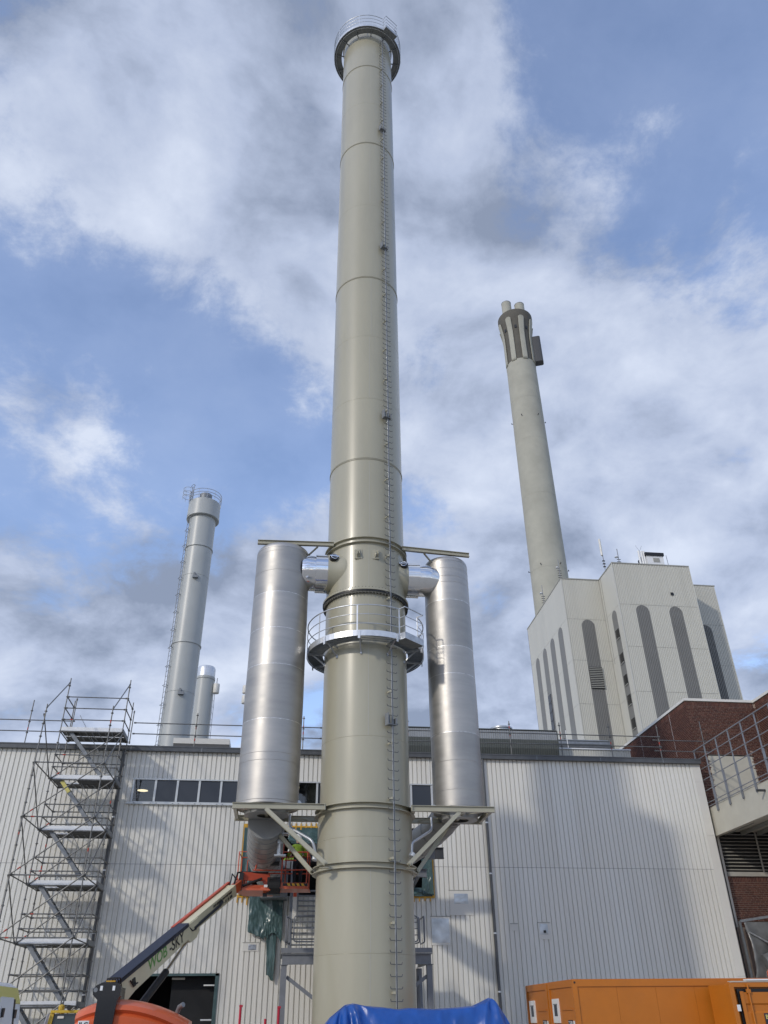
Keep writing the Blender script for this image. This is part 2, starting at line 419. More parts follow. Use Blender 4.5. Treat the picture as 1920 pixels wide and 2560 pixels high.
# ------------------------------------------------------------------ the new chimney stack
SX, SY = 2.66, 27.30
BEAR = math.atan2(SX, SY)
hd = Vector((math.sin(BEAR), math.cos(BEAR), 0)); rg = Vector((math.cos(BEAR), -math.sin(BEAR), 0))
def pol(phi, r, z):
    """phi in degrees from the side facing the yard entrance, positive to the right"""
    d = -hd*math.cos(R(phi))+rg*math.sin(R(phi))
    return Vector((SX, SY, 0))+d*r+Vector((0, 0, z))
def pang(phi):
    d = -hd*math.cos(R(phi))+rg*math.sin(R(phi)); return math.atan2(d.y, d.x)
SR, SRL = 1.487, 1.525
stack = thing('chimney_stack', (SX, SY, 0), 'tall beige painted steel chimney between the two aluminium cylinders, with rung ladder up its front', 'chimney')
zb = [0, 3.28, 6.42, 7.33, 9.52, 12.62, 14.77, 16.95, 20.72, 23.87, 27.5, 31.34, 36.7, 42.0, 45.8, 49.7, 53.75]
for a, b in zip(zb, zb[1:]):
    r = SRL if b <= 7.34 else SR
    e_ = 0.006
    MB().lathe((SX, SY), [(r-0.012, a), (r-e_, a+0.001), (r, a+0.012), (r, b-0.012), (r-e_, b-0.001), (r-0.012, b)], 96).part('shell_section', M['paint_beige'], stack, 8)
for z in (3.28, 6.42, 9.52, 12.62, 23.87, 27.5, 36.7, 45.8):
    r = (SRL if z < 7.3 else SR)
    MB().lathe((SX, SY), [(r-0.004, z-0.011), (r+0.004, z-0.006), (r+0.004, z+0.006), (r-0.004, z+0.011)], 96).part('weld_seam', M['paint_beige'], stack, 60)
for z in (20.72, 31.34, 42.0, 49.7):
    MB().lathe((SX, SY), [(SR-0.01, z-0.045), (SR+0.022, z-0.042), (SR+0.022, z-0.012), (SR-0.006, z-0.008), (SR-0.006, z+0.008), (SR+0.022, z+0.012), (SR+0.022, z+0.03), (SR-0.01, z+0.034)], 96).part('joint_flange', M['paint_beige'], stack, 30)
for (a, b, ph) in ((0.2, 3.27, 6), (3.3, 5.5, 6.5), (5.75, 6.41, 7), (9.53, 12.6, 4), (12.63, 14.6, 4), (14.9, 16.8, 4.5), (17.1, 20.6, 5), (23.9, 27.4, 5), (27.6, 31.2, 8), (36.8, 41.9, 6), (45.9, 49.6, 8)):
    r = (SRL if b < 7.3 else SR)
    MB().beam(pol(ph, r-0.002, a), pol(ph, r-0.002, b), 0.022, 0.012, -hd).part('weld_seam', M['weld_line'], stack)
# stiffening rings
def ring(z0, z1, ro, ri, name):
    MB().lathe((SX, SY), [(ri, z1-0.015), (ri+0.0, z1), (ro, z1), (ro, z1-0.022), (ri+0.03, z1-0.024), (ri+0.03, z0+0.024), (ro, z0+0.022), (ro, z0), (ri, z0), (ri, z0+0.01)], 96).part(name, M['paint_beige'], stack, 30)
ring(5.52, 5.70, 1.66, 1.52, 'stiffener_ring')
ring(7.24, 7.42, 1.64, 1.48, 'stiffener_ring')
ring(16.80, 17.02, 1.60, 1.47, 'stiffener_ring')
fl = MB().lathe((SX, SY), [(SR-0.01, 14.88), (1.62, 14.88), (1.62, 14.84), (1.62, 14.80), (SR-0.01, 14.80)], 96).part('bolted_flange', M['paint_beige'], stack, 30)
MB().lathe((SX, SY), [(SR-0.01, 14.74), (1.58, 14.74), (1.58, 14.69), (SR-0.01, 14.69)], 96).part('bolted_flange', M['seam_dark'], stack, 30)
bm_ = MB()
for i in range(80):
    p = pol(i*4.5, 1.575, 0); bm_.tube(p+Vector((0, 0, 14.63)), p+Vector((0, 0, 14.92)), 0.016, 6)
bm_.lathe((SX, SY), [(1.52, 14.74), (1.60, 14.74), (1.60, 14.80), (1.52, 14.80)], 64)
bm_.part('flange_bolts', M['black'], fl)
# lifting lugs below the upper ring
for ph in (-10.5, 14):
    m_ = MB(); m_.obox(pol(ph, SR+0.02, 16.3), rg*0.14, hd*0.02, (0, 0, 0.19))
    m_.prism([pol(ph, SR+0.03, 16.17)+rg*0.05, pol(ph, SR+0.20, 16.25)+rg*0.05, pol(ph, SR+0.03, 16.51)+rg*0.05], rg*0.03)
    m_.prism([pol(ph, SR+0.03, 16.14)-rg*0.03, pol(ph, SR+0.19, 16.22)-rg*0.03, pol(ph, SR+0.03, 16.47)-rg*0.03], rg*0.025)
    m_.part('lifting_lug', M['paint_beige'], stack)

# support frame: beams, cross bracing and raking struts
YF, YB = 26.17, 27.98
for (x0, x1) in ((-1.58, 1.32), (4.02, 6.72)):
    for y in (YF, YB):
        MB().ibeam((x0, y, 7.33), (x1, y, 7.33), 0.12, 0.175, 0.014).part('support_beam', M['paint_beige'], stack)
    for x in (x0+0.08, x0+1.05 if x0 < 0 else x1-0.95, x1-0.1):
        MB().ibeam((x, YF+0.07, 7.33), (x, YB-0.07, 7.33), 0.10, 0.14, 0.012).part('cross_beam', M['paint_beige'], stack)
    xm0, xm1 = (x0+0.1, x1-0.5) if x0 < 0 else (x0+0.5, x1-0.1)
    MB().beam((xm0, YF+0.06, 7.28), (xm1, YB-0.06, 7.28), 0.06, 0.02).part('cross_brace', M['paint_beige'], stack)
    MB().beam((xm0, YB-0.06, 7.305), (xm1, YF+0.06, 7.305), 0.06, 0.02).part('cross_brace', M['paint_beige'], stack)
for (xe, xs_) in ((1.28, 1), (4.04, -1)):
    MB().box(xe-0.012, xe+0.012, YF-0.075, YF-0.003, 7.235, 7.425).part('splice_plate', M['paint_beige'], stack)
def strut(p0, p1):
    m_ = MB(); d = (Vector(p1)-Vector(p0)).normalized()
    m_.ibeam(p0, p1, 0.12, 0.15, 0.012, (0, 1, 0)); m_.tube(Vector(p1)-d*0.05-Vector((0, 0.1, 0)), Vector(p1)-d*0.05+Vector((0, 0.1, 0)), 0.03, 8)
    m_.part('raking_strut', M['paint_beige'], stack)
strut((-0.54, YF, 7.24), (1.34, 25.84, 5.62)); strut((-0.50, YB, 7.24), (0.98, 27.2, 5.60))
strut((5.58, YF+0.04, 7.24), (3.84, 25.80, 5.62)); strut((5.60, YB, 7.24), (4.30, 27.15, 5.60))
for (x, y, a) in ((1.30, 25.95, -1), (1.10, 27.1, -1), (3.92, 25.9, 1), (4.2, 27.05, 1)):
    MB().box(x-0.14, x+0.14, y-0.11, y+0.11, 5.515, 5.53).part('gusset_plate', M['paint_beige'], stack)
# upper beams that hold the cylinder heads
MB().ibeam((-1.52, 26.52, 16.98), (1.35, 26.40, 16.98), 0.12, 0.17, 0.014).part('head_beam', M['paint_beige'], stack)
MB().ibeam((3.97, 26.45, 16.98), (6.66, 26.72, 16.98), 0.12, 0.17, 0.014).part('head_beam', M['paint_beige'], stack)
MB().beam((0.75, 26.5, 16.9), (0.42, 26.75, 16.66), 0.05, 0.05).part('head_brace', M['paint_beige'], stack)
MB().beam((4.85, 26.6, 16.9), (5.15, 26.8, 16.66), 0.05, 0.05).part('head_brace', M['paint_beige'], stack)

# branch cones where the cylinders discharge into the stack
BZ = 15.95
BYL, BYR = 26.92, 27.10
def xlathe(x0y, prof, n=40):
    """surface of revolution about a line parallel to X through (y, z): prof = [(x, r)]"""
    y, z = x0y; m_ = MB(); k = len(prof); vs = []
    for i in range(n):
        t = 2*math.pi*i/n
        for x, r in prof: vs.append((x, y+r*math.cos(t), z+r*math.sin(t)))
    fs = [(i*k+q, ((i+1) % n)*k+q, ((i+1) % n)*k+q+1, i*k+q+1) for i in range(n) for q in range(k-1)]
    return m_.add(vs, fs)
lc = xlathe((BYL, BZ), [(1.14, 0.70), (1.16, 0.75), (1.28, 0.755), (1.42, 0.775), (1.56, 0.81), (1.70, 0.85), (1.82, 0.87), (2.0, 0.87)]).part('branch_cone', M['paint_beige'], stack, 40)
rc = xlathe((BYR, BZ), [(4.22, 0.64), (4.20, 0.70), (4.08, 0.705), (3.95, 0.725), (3.82, 0.76), (3.68, 0.80), (3.55, 0.82), (3.35, 0.82)]).part('branch_cone', M['paint_beige'], stack, 40)
for (x, y, z, cone) in ((1.36, BYL-0.74, BZ+0.33, lc), (4.02, BYR-0.68, BZ+0.30, rc)):
    m_ = MB(); c0 = Vector((x, y, z)); n_ = Vector((0.12 if x < 2 else -0.12, -0.88, 0.35)).normalized()
    m_.tube(c0-n_*0.08, c0+n_*0.06, 0.165, 20)
    h_ = m_.part('measuring_port', M['black'], cone, 40)
    m_ = MB(); a_ = n_.cross(Vector((0, 0, 1))).normalized(); b_ = a_.cross(n_)
    m_.path([c0+n_*0.07+a_*0.115*math.cos(t*math.pi/8)+b_*0.115*math.sin(t*math.pi/8) for t in range(16)], 0.016, 6, True)
    m_.beam(c0+n_*0.085-a_*0.17, c0+n_*0.085+a_*0.17, 0.04, 0.035)
    m_.part('port_clamp', M['chrome'], h_, 40)

# rung ladder on a single rail
LPH = 32.6
LR = SR+0.19
ld = -hd*math.cos(R(LPH))+rg*math.sin(R(LPH)); lt = Vector((-ld.y, ld.x, 0))
if lt.dot(rg) < 0: lt = -lt
m_ = MB(); m_.beam(pol(LPH, LR, 1.2), pol(LPH, LR, 53.2), 0.045, 0.045, ld)
rail = m_.part('ladder_rail', M['galvanised'], stack)
MB().beam(pol(LPH, LR+0.027, 1.2), pol(LPH, LR+0.027, 53.2), 0.018, 0.006, ld).part('fall_arrest_groove', M['black'], rail)
m_ = MB()
for s_ in (-1, 1):
    m_.path([lt*s_*0.02, lt*s_*0.17, lt*s_*0.195+Vector((0, 0, 0.012))+ld*0.0, lt*s_*0.21+Vector((0, 0, 0.06))], 0.012, 6)
rung_me = m_.mesh('rung', M['rung_dark'], (0, 0, 0), 50)
nr = int((52.9-1.5)/0.30)
for i in range(nr): piece('rung', rung_me, stack, pol(LPH, LR, 1.5+0.30*i))
m_ = MB(); m_.box(-0.04, 0.04, -0.025, 0.025, -0.035, 0.035); m_.beam((0, 0, 0), -ld*0.19, 0.03, 0.05)
br_me = m_.mesh('ladder_bracket', M['paint_beige'])
for i in range(29): piece("ladder_bracket", br_me, stack, pol(LPH, LR-0.02, 2.31+1.745*i)-lt*0.06)
for z in (43.4, 33.6, 23.0, 10.05):
    m_ = MB(); c0 = pol(LPH, LR-0.02, z)
    m_.obox(c0-lt*0.21, lt*0.012, ld*0.10, (0, 0, 0.20)); m_.obox(c0-lt*0.08+Vector((0, 0, -0.17)), lt*0.14, ld*0.10, (0, 0, 0.012))
    m_.obox(c0+lt*0.12+Vector((0, 0, -0.05)), lt*0.02, ld*0.08, (0, 0, 0.12)); m_.obox(c0-lt*0.12-ld*0.08, lt*0.08, ld*0.01, (0, 0, 0.17))
    m_.part('rest_step', M['galv_dull'], stack)

# service platform
def arc(a0, a1, r, z, n): return [pol(a0+(a1-a0)*i/n, r, z) for i in range(n+1)]
def platform(z, ri, ro, rail_h, slats, under, gap, box, closed_under, px0):
    pf = MB()
    A0, A1 = gap[1], gap[0]+360
    n = 60
    # toe board round the outside
    o_in, o_out = arc(A0, A1, ro-0.012, 0, n), arc(A0, A1, ro, 0, n)
    vs = []; fs = []
    for i in range(n+1):
        vs += [o_in[i]+Vector((0, 0, z-0.06)), o_out[i]+Vector((0, 0, z-0.06)), o_out[i]+Vector((0, 0, z+0.15)), o_in[i]+Vector((0, 0, z+0.15))]
    for i in range(n):
        a, b = 4*i, 4*i+4
        fs += [(a+1, b+1, b+2, a+2), (a, a+3, b+3, b), (a+2, b+2, b+3, a+3), (a, b, b+1, a+1)]
    pf.add(vs, fs)
    plat = pf.part('service_platform', M['galv_bright'], stack)
    if closed_under:
        u = MB()
        pi, po = arc(0, 360, ri, 0, 72), arc(0, 360, ro-0.02, 0, 72); vs = []; fs = []
        for i in range(73):
            vs += [pi[i]+Vector((0, 0, z-0.02)), po[i]+Vector((0, 0, z-0.02)), po[i]+Vector((0, 0, z+0.03)), pi[i]+Vector((0, 0, z+0.03))]
        for i in range(72):
            a, b = 4*i, 4*i+4
            fs += [(a, b, b+1, a+1), (a+2, a+3, b+3, b+2), (a+1, b+1, b+2, a+2), (a, a+3, b+3, b)]
        u.add(vs, fs); u.part('deck_plate', M['grating'], plat)
        for i in range(12):
            MB().beam(pol(i*30+8, ri-0.15, z-0.06), pol(i*30+8, ro-0.03, z-0.06), 0.05, 0.07).part('bracket', M['galv_dull'], plat)
        MB().lathe((SX, SY), [(ro-0.14, z-0.09), (ro-0.12, z-0.09), (ro-0.12, z-0.02), (ro-0.14, z-0.02)], 72).part('edge_ring', M['galv_bright'], plat)
    else:
        # grating bars run tangentially in each sector, with bearing bars
        for sct in range(10):
            a0 = A0+(A1-A0)*sct/10; a1 = A0+(A1-A0)*(sct+1)/10; am = (a0+a1)/2
            gm_ = MB(); dd = (pol(am, 1, 0)-pol(am, 0, 0)).normalized(); tt = Vector((-dd.y, dd.x, 0))
            k = 0; w_ = math.radians(a1-a0)/2
            x = -ro*math.sin(w_)
            while x < ro*math.sin(w_):
                lo = max(ri, abs(x)/math.tan(w_) if abs(x) > 1e-6 else ri); hi = math.sqrt(max(0.01, (ro-0.03)**2-x*x))
                lo = math.sqrt(max(ri*ri-x*x, 0.01)) if lo <= ri else lo
                if hi-lo > 0.03:
                    gm_.beam(pol(am, 0, z)+dd*lo+tt*x, pol(am, 0, z)+dd*hi+tt*x, 0.006, 0.03)
                x += 0.034
            for rr in (ri+0.10, ri+0.30, ri+0.50):
                if rr < ro: gm_.beam(pol(a0, rr, z), pol(a1, rr, z), 0.008, 0.02)
            gm_.part('grating_panel', M['grating'], plat)
            MB().beam(pol(a0, SR, z-0.045), pol(a0, ro-0.01, z-0.045), 0.045, 0.07).part('bearer', M['galvanised'], plat)
            MB().beam(pol(a0, SR+0.01, z-0.42), pol(a0, ro-0.18, z-0.06), 0.04, 0.04).part('bracket', M['galvanised'], plat)
            MB().obox(pol(a0, SR+0.015, z-0.42), rg*0.03, hd*0.03, (0, 0, 0.05)).part('bracket_foot', M['galvanised'], plat)
            m2 = MB(); m2.obox(pol(a0, ro+0.012, z-0.02), (pol(a0+1, 1, 0)-pol(a0, 1, 0)).normalized()*0.04, (pol(a0, 1, 0)-pol(a0, 0, 0)).normalized()*0.008, (0, 0, 0.14)); m2.part('post_bracket', M['galv_bright'], plat)
    # landing box at the ladder
    bo = ro+0.26
    g0, g1 = box
    c_ = [pol(g0, ro-0.04, 0), pol(g0+1, bo, 0), pol(g1-1, bo, 0), pol(g1, ro-0.04, 0)]
    m2 = MB()
    for a, b in ((c_[0], c_[1]), (c_[1], c_[2]), (c_[2], c_[3])):
        m2.beam(a+Vector((0, 0, z+0.04)), b+Vector((0, 0, z+0.04)), 0.012, 0.24)
    m2.part('landing_box', M['galvanised'], plat)
    m2 = MB(); m2.prism([q+Vector((0, 0, z-0.07)) for q in c_]+[pol(g1, ro-0.25, z-0.07), pol(g0, ro-0.25, z-0.07)], (0, 0, 0.03)); m2.part('landing_floor', M['grating'], plat)
    # rails: one continuous bent tube per height
    for kz, h in enumerate((rail_h, rail_h*0.68, rail_h*0.36)):
        pts = arc(g1, g0+360, ro, z+h, 64)+[pol(g0+1, bo, z+h), pol((g0+g1)/2, bo*0.985, z+h), pol(g1-1, bo, z+h)]
        MB().path(pts, 0.022 if kz == 0 else 0.014, 6, True).part('rail', M['galvanised'], plat, 60)
    pa = [g0-0.5, g1+0.5]+[g1+(360-(g1-g0))*i/8 for i in range(1, 8)]
    for a in pa:
        MB().beam(pol(a, ro+0.005, z-0.05), pol(a, ro+0.005, z+rail_h), 0.05, 0.012, (pol(a, 1, 0)-pol(a, 0, 0))).part('rail_post', M['galv_bright'], plat)
    return plat
platform(12.82, SR+0.06, 2.13, 1.10, True, None, (30, 31), (34, 60), False, 0)
platform(53.1, SR+0.14, 2.10, 1.20, False, None, (30, 31), (28, 52), True, 0)
MB().lathe((SX, SY), [(SR+0.02, 53.72), (SR+0.06, 53.74), (SR+0.06, 53.86), (SR-0.1, 53.86), (SR-0.1, 52)], 72).part('stack_rim', M['paint_beige'], stack, 30)
MB().lathe((SX, SY), [(0.02, 52.5), (SR-0.05, 52.5)], 48).part('flue_throat', M['black'], stack)

# small drain pipes that run from the cylinders to the stack foot ring
def pipe(pts, r, m, parent, name):
    P = [Vector(p) for p in pts]; out = []
    for i, p in enumerate(P):
        if 0 < i < len(P)-1:
            a = (P[i-1]-p).normalized(); b = (P[i+1]-p).normalized(); k = min(0.16, (P[i-1]-p).length/2.2, (P[i+1]-p).length/2.2)
            for q in range(5):
                f = q/4; out.append(p+a*k*(1-f)**2+b*k*f**2)
        else: out.append(p)
    return MB().path(out, r, 10).part(name, m, parent, 50)

# ------------------------------------------------------------------ the two aluminium cylinders
def silencer(cx, cy, r, label, side, by, bz, seams):
    t = thing('silencer_vessel', (cx, cy, 7.43), label, 'vessel', 'aluminium cylinders beside the stack')
    z0, z1 = 7.435, 16.86
    strakes = sorted(z for z, big in seams if big)
    cuts = [z0+0.10]+strakes+[z1-0.24]
    for i, (a, b) in enumerate(zip(cuts, cuts[1:])):
        bow = 0.006*(1 if i % 2 else -0.3)
        MB().lathe((cx, cy), [(r-0.008, a), (r, a+0.008), (r+bow, (a+b)/2-0.15), (r+bow, (a+b)/2+0.15), (r, b-0.008), (r-0.008, b)], 96).part('shell_strake', M[('alu_rolled', 'alu_rolled_b', 'alu_rolled_c')[(i+(side > 0)) % 3]], t, 20)
    MB().lathe((cx, cy), [(0.02, z0), (r-0.02, z0), (r+0.012, z0+0.004), (r+0.012, z0+0.09), (r, z0+0.10)], 96).part('foot_ring', M['alu_rolled'], t, 25)
    MB().lathe((cx, cy), [(r, z1-0.24), (r, z1-0.22), (r-0.015, z1-0.13), (r-0.06, z1-0.05), (r-0.13, z1-0.01), (r-0.3, z1+0.08), (0.02, z1+0.16)], 96).part('shell_head', M['alu_rolled_c'], t, 35)
    for z, big in seams:
        w_ = 0.020 if big else 0.010
        m_ = MB(); n = 140; vs = []; fs = []; rnd = random.Random(int(z*100)+side)
        for i in range(n):
            a = 2*math.pi*i/n; rr = r+(rnd.uniform(0.002, 0.006) if big else 0.003); zz = z+rnd.uniform(-1, 1)*(0.006 if big else 0.001)
            vs += [(cx+(r-0.004)*math.cos(a), cy+(r-0.004)*math.sin(a), zz-w_), (cx+rr*math.cos(a), cy+rr*math.sin(a), zz), (cx+(r-0.004)*math.cos(a), cy+(r-0.004)*math.sin(a), zz+w_)]
        for i in range(n):
            a, b = 3*i, 3*((i+1) % n); fs += [(a, b, b+1, a+1), (a+1, b+1, b+2, a+2)]
        m_.add(vs, fs); m_.part('weld_bead', M['weld_bright'] if big else M['alu_rolled'], t, 60)
    # connecting duct, polished collars
    if side < 0:
        xlathe((by, bz), [(0.20, 0.62), (0.40, 0.68), (0.72, 0.68), (0.72, 0.72)]).part('connecting_duct', M['steel_polished'], t, 40)
        xlathe((by, bz), [(0.70, 0.68), (0.71, 0.745), (1.155, 0.745), (1.16, 0.68)]).part('duct_collar', M['steel_polished'], t, 40)
    else:
        xlathe((by, bz), [(4.21, 0.64), (4.21, 0.69), (4.66, 0.69), (4.66, 0.62)]).part('duct_collar', M['steel_polished'], t, 40)
        xlathe((by, bz), [(4.64, 0.68), (4.66, 0.62), (5.05, 0.62), (5.20, 0.59), (5.45, 0.48)]).part('connecting_duct', M['steel_polished'], t, 40)
    m_ = MB(); m_.prism([(cx-0.13, cy, z1+0.1), (cx+0.13, cy, z1+0.1), (cx+0.06, cy, z1+0.32), (cx-0.06, cy, z1+0.32)], (0, 0.03, 0)); m_.part('lifting_eye', M['alu_rolled'], t)
    sx = 1 if side < 0 else -1
    m_ = MB(); m_.prism([(cx+sx*(r-0.02), cy-0.2, z0+0.02), (cx+sx*(r+0.12), cy-0.2, z0+0.02), (cx+sx*(r+0.12), cy-0.2, z0+0.12), (cx+sx*(r+0.04), cy-0.2, z0+0.24), (cx+sx*(r-0.02), cy-0.2, z0+0.24)], (0, 0.03, 0)); m_.part('lifting_eye', M['frame_alu'], t)
    # foot skirt below, sits on the beams
    MB().lathe((cx, cy), [(0.30, 7.43), (0.72*r, 7.43), (0.70*r, 7.22), (0.30, 7.22)], 48).part('outlet_spigot', M['duct_sheet'], t, 40)
    return t
sl = silencer(-0.53, 27.07, 1.0, 'broad aluminium cylinder on the beams left of the beige chimney', -1, BYL, BZ,
    [(9.0, 0), (10.1, 1), (8.75, 0), (12.0, 1), (13.35, 1), (14.75, 1), (15.65, 0), (16.45, 0)])
sr_ = silencer(5.82, 27.36, 0.85, 'slimmer aluminium cylinder on the beams right of the beige chimney', 1, BYR, BZ,
    [(8.05, 0), (9.0, 0), (9.95, 1), (11.2, 0), (12.05, 1), (13.1, 1), (14.0, 0), (14.95, 1), (15.7, 0), (15.95, 0), (16.3, 0)])
pipe([(0.22, 26.95, 7.25), (0.22, 26.9, 6.85), (0.95, 26.3, 6.35), (1.06, 26.35, 5.95)], 0.045, M['galvanised'], stack, 'drain_pipe')
MB().tube((1.06, 26.35, 5.95), (1.02, 26.32, 5.80), 0.085, 14).part('pipe_flange', M['frame_alu'], stack, 40)
pipe([(4.82, 27.1, 7.25), (4.82, 27.05, 6.85), (4.22, 26.5, 6.45), (4.06, 26.4, 6.35), (4.03, 26.38, 6.0)], 0.045, M['galvanised'], stack, 'drain_pipe')
MB().tube((4.07, 26.36, 6.02), (4.02, 26.33, 5.92), 0.10, 14).part('pipe_flange', M['frame_alu'], stack, 40)

# ------------------------------------------------------------------ the profiled-sheet hall
WY = 37.0; ZR = 12.1; ZS = 7.27; WXL, WXR = -26.0, 19.40
hall = thing('hall_building', (0, WY, 0), 'long pale grey hall clad in vertical profiled metal sheets behind the stack', 'building')
HOLES = [(-6.57, 7.60, 9.73, 10.72), (-5.74, -2.28, -1, 3.22), (-1.62, 6.53, 6.08, 8.84)]
def sub(iv, a, b):
    r_ = []
    for u, v in iv:
        if b <= u or a >= v: r_.append((u, v)); continue
        if a > u: r_.append((u, a))
        if b < v: r_.append((b, v))
    return r_
x = WXL; cw = 1.035; rnd = random.Random(3)
while x < WXR-0.01:
    x1 = min(x+cw, WXR)
    cuts = sorted({x, x1}|{h for hh in HOLES for h in hh[:2] if x < h < x1})
    for a, b in zip(cuts, cuts[1:]):
        iv = [(0.0, ZS-0.006), (ZS+0.006, ZR-0.12)]
        for hx0, hx1, hz0, hz1 in HOLES:
            if hx0 < (a+b)/2 < hx1: iv = sub(iv, hz0, hz1)
        for z0, z1 in iv:
            if z1-z0 < 0.05: continue
            ribs(MB(), a+0.0008, b-0.0008, z0, z1, WY+rnd.uniform(-0.0015, 0.0015)).part('cladding_sheet', M[rnd.choice(('cladding', 'cladding', 'cladding_b', 'cladding_c'))], hall)
    x = x1
# backing liner behind the seam gaps
m_ = MB()
segs = [(-26, 20.0)]
for (z0, z1, holes) in ((0, 3.22, [(-5.74, -2.28)]), (3.22, 6.08, []), (6.08, 8.84, [(-1.62, 6.53)]), (8.84, 9.73, []), (9.73, 10.72, [(-6.57, 7.60)]), (10.72, ZR, [])):
    iv = [(-26.0, 19.6)]
    for h in holes: iv = sub(iv, *h)
    for a, b in iv: m_.box(a, b, WY+0.06, WY+0.14, z0, z1)
m_.part('wall_liner', M['gutter_dark'], hall)
# corner flashing, in three lengths
for z0, z1 in ((0, 3.1), (3.106, 8.7), (8.706, 11.1), (11.106, 11.96)):
    MB().box(19.403, 19.78, WY-0.012, WY+0.3, z0, z1).part('corner_flashing', M['flashing'], hall)
MB().box(-26, 19.60, WY+0.3, WY+24, 11.7, 12.05).part('roof_slab', M['roofing'], hall)
MB().box(19.45, 19.6, WY+0.3, WY+24, 0, 11.7).part('side_wall', M['cladding'], hall)
# gutter with its brackets
m_ = MB(); m_.box(-26, 19.80, WY-0.18, WY+0.05, 11.93, 12.13); m_.box(-26, 19.80, WY-0.20, WY-0.17, 12.10, 12.15); m_.box(-26, 19.8, WY+0.05, WY+0.35, 12.06, 12.12)
gut = m_.part('gutter', M['gutter_dark'], hall)
x = -25.5
while x < 19.7:
    MB().box(x-0.02, x+0.02, WY-0.186, WY-0.17, 11.925, 12.16).part('gutter_joint', M['galv_dull'], gut); x += 3.1
for x, m2 in ((9.08, 'gutter_dark'), (-7.2, 'gutter_dark')):
    dp = MB().tube((x, WY-0.10, 0), (x, WY-0.10, 11.95), 0.065, 12).part('downpipe', M[m2], hall, 50)
    for z in (2.6, 4.7, 7.0, 9.1):
        MB().lathe((x, WY-0.10), [(0.066, z-0.03), (0.078, z-0.028), (0.078, z+0.028), (0.066, z+0.03)], 12).part('pipe_clip', M['galv_bright'], dp)
# dark inside of the hall
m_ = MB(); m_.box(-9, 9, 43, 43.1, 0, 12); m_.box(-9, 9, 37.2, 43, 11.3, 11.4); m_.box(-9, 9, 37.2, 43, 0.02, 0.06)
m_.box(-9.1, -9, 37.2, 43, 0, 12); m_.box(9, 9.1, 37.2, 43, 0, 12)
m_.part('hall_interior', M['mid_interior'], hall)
# ribbon window
win = MB(); win.box(-6.64, 7.67, WY-0.05, WY+0.02, 10.70, 10.755)
win.box(-6.76, 7.72, WY-0.10, WY+0.02, 9.66, 9.735)
wf = win.part('window_band', M['frame_alu'], hall)
xs_ = [-6.57+0.945*i for i in range(8)]+[1.45, 2.3, 3.15, 4.0, 4.85, 5.70, 6.65, 7.60]
for i, x in enumerate(xs_):
    MB().box(x-0.045, x+0.045, WY-0.03, WY+0.05, 9.735, 10.70).part('mullion', M['frame_alu'], wf)
    if i+1 < len(xs_):
        mm = 'clear_glass' if i in (0, 7) else 'window_pane'
        MB().box(x+0.047, xs_[i+1]-0.047, WY+0.01, WY+0.016, 9.775, 10.685).part('pane', M[mm], wf)
    for dx in (0.10, 0.80):
        if x+dx < 7.5: MB().box(x+dx, x+dx+0.06, WY-0.107, WY-0.1, 9.685, 9.71).part('sill_clip', M['galv_dull'], wf)
MB().box(-6.57, 7.6, WY-0.06, WY+0.01, 9.737, 9.775).part('lower_frame', M['frame_alu'], wf)
# steelwork seen through the clear panes
m_ = MB()
for x in (-6.9, -5.9, 0.2, 1.1): m_.beam((x, 38.6, 9), (x, 38.6, 11.3), 0.07, 0.07)
m_.beam((-7.4, 38.5, 11.1), (-5.9, 38.5, 9.6), 0.06, 0.06); m_.beam((-7.4, 38.5, 10.55), (-6.2, 38.5, 10.55), 0.06, 0.06)
m_.part('roof_steelwork', M['black'], hall)
for (x, y, z, lab) in ((-6.35, 38.2, 10.52, 'lit round pendant lamp seen through the leftmost hall window'), (0.45, 38.5, 10.86, 'lit round pendant lamp seen through the hall window beside the stack')):
    lp = thing('pendant_lamp', (x, y, z), lab, 'lamp', 'lit lamps inside the hall')
    MB().lathe((x, y), [(0.02, z), (0.235, z)], 24).part('diffuser', M['lamp_light'], lp)
    MB().lathe((x, y), [(0.25, z-0.004), (0.25, z+0.03), (0.10, z+0.16), (0.05, z+0.25)], 24).part('lamp_shade', M['galv_dull'], lp, 40)
    MB().tube((x, y, z+0.2), (x, y, 11.35), 0.012, 6).part('lamp_rod', M['black'], lp)
# gate opening with frame and reveal
gf = MB()
gf.box(-5.82, -5.72, WY-0.03, WY+0.25, 0, 3.30); gf.box(-2.30, -2.16, WY-0.03, WY+0.25, 0, 3.30); gf.box(-5.82, -2.16, WY-0.03, WY+0.25, 3.215, 3.30)
gt = gf.part('gate_frame', M['plastic_green'], hall)
MB().box(-4.05, -4.0, WY+0.9, WY+0.95, 0, 3.2).part('gate_leaf_edge', M['black'], gt)
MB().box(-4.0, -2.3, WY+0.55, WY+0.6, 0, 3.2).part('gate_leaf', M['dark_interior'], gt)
MB().box(-4.0, -3.5, WY+0.30, WY+0.34, 3.10, 3.17).part('gate_batten', M['board'], gt)
for z in (2.88, 1.72): MB().box(-2.75, -2.33, WY+0.30, WY+0.34, z, z+0.05).part('gate_strip', M['white_paint'], gt)
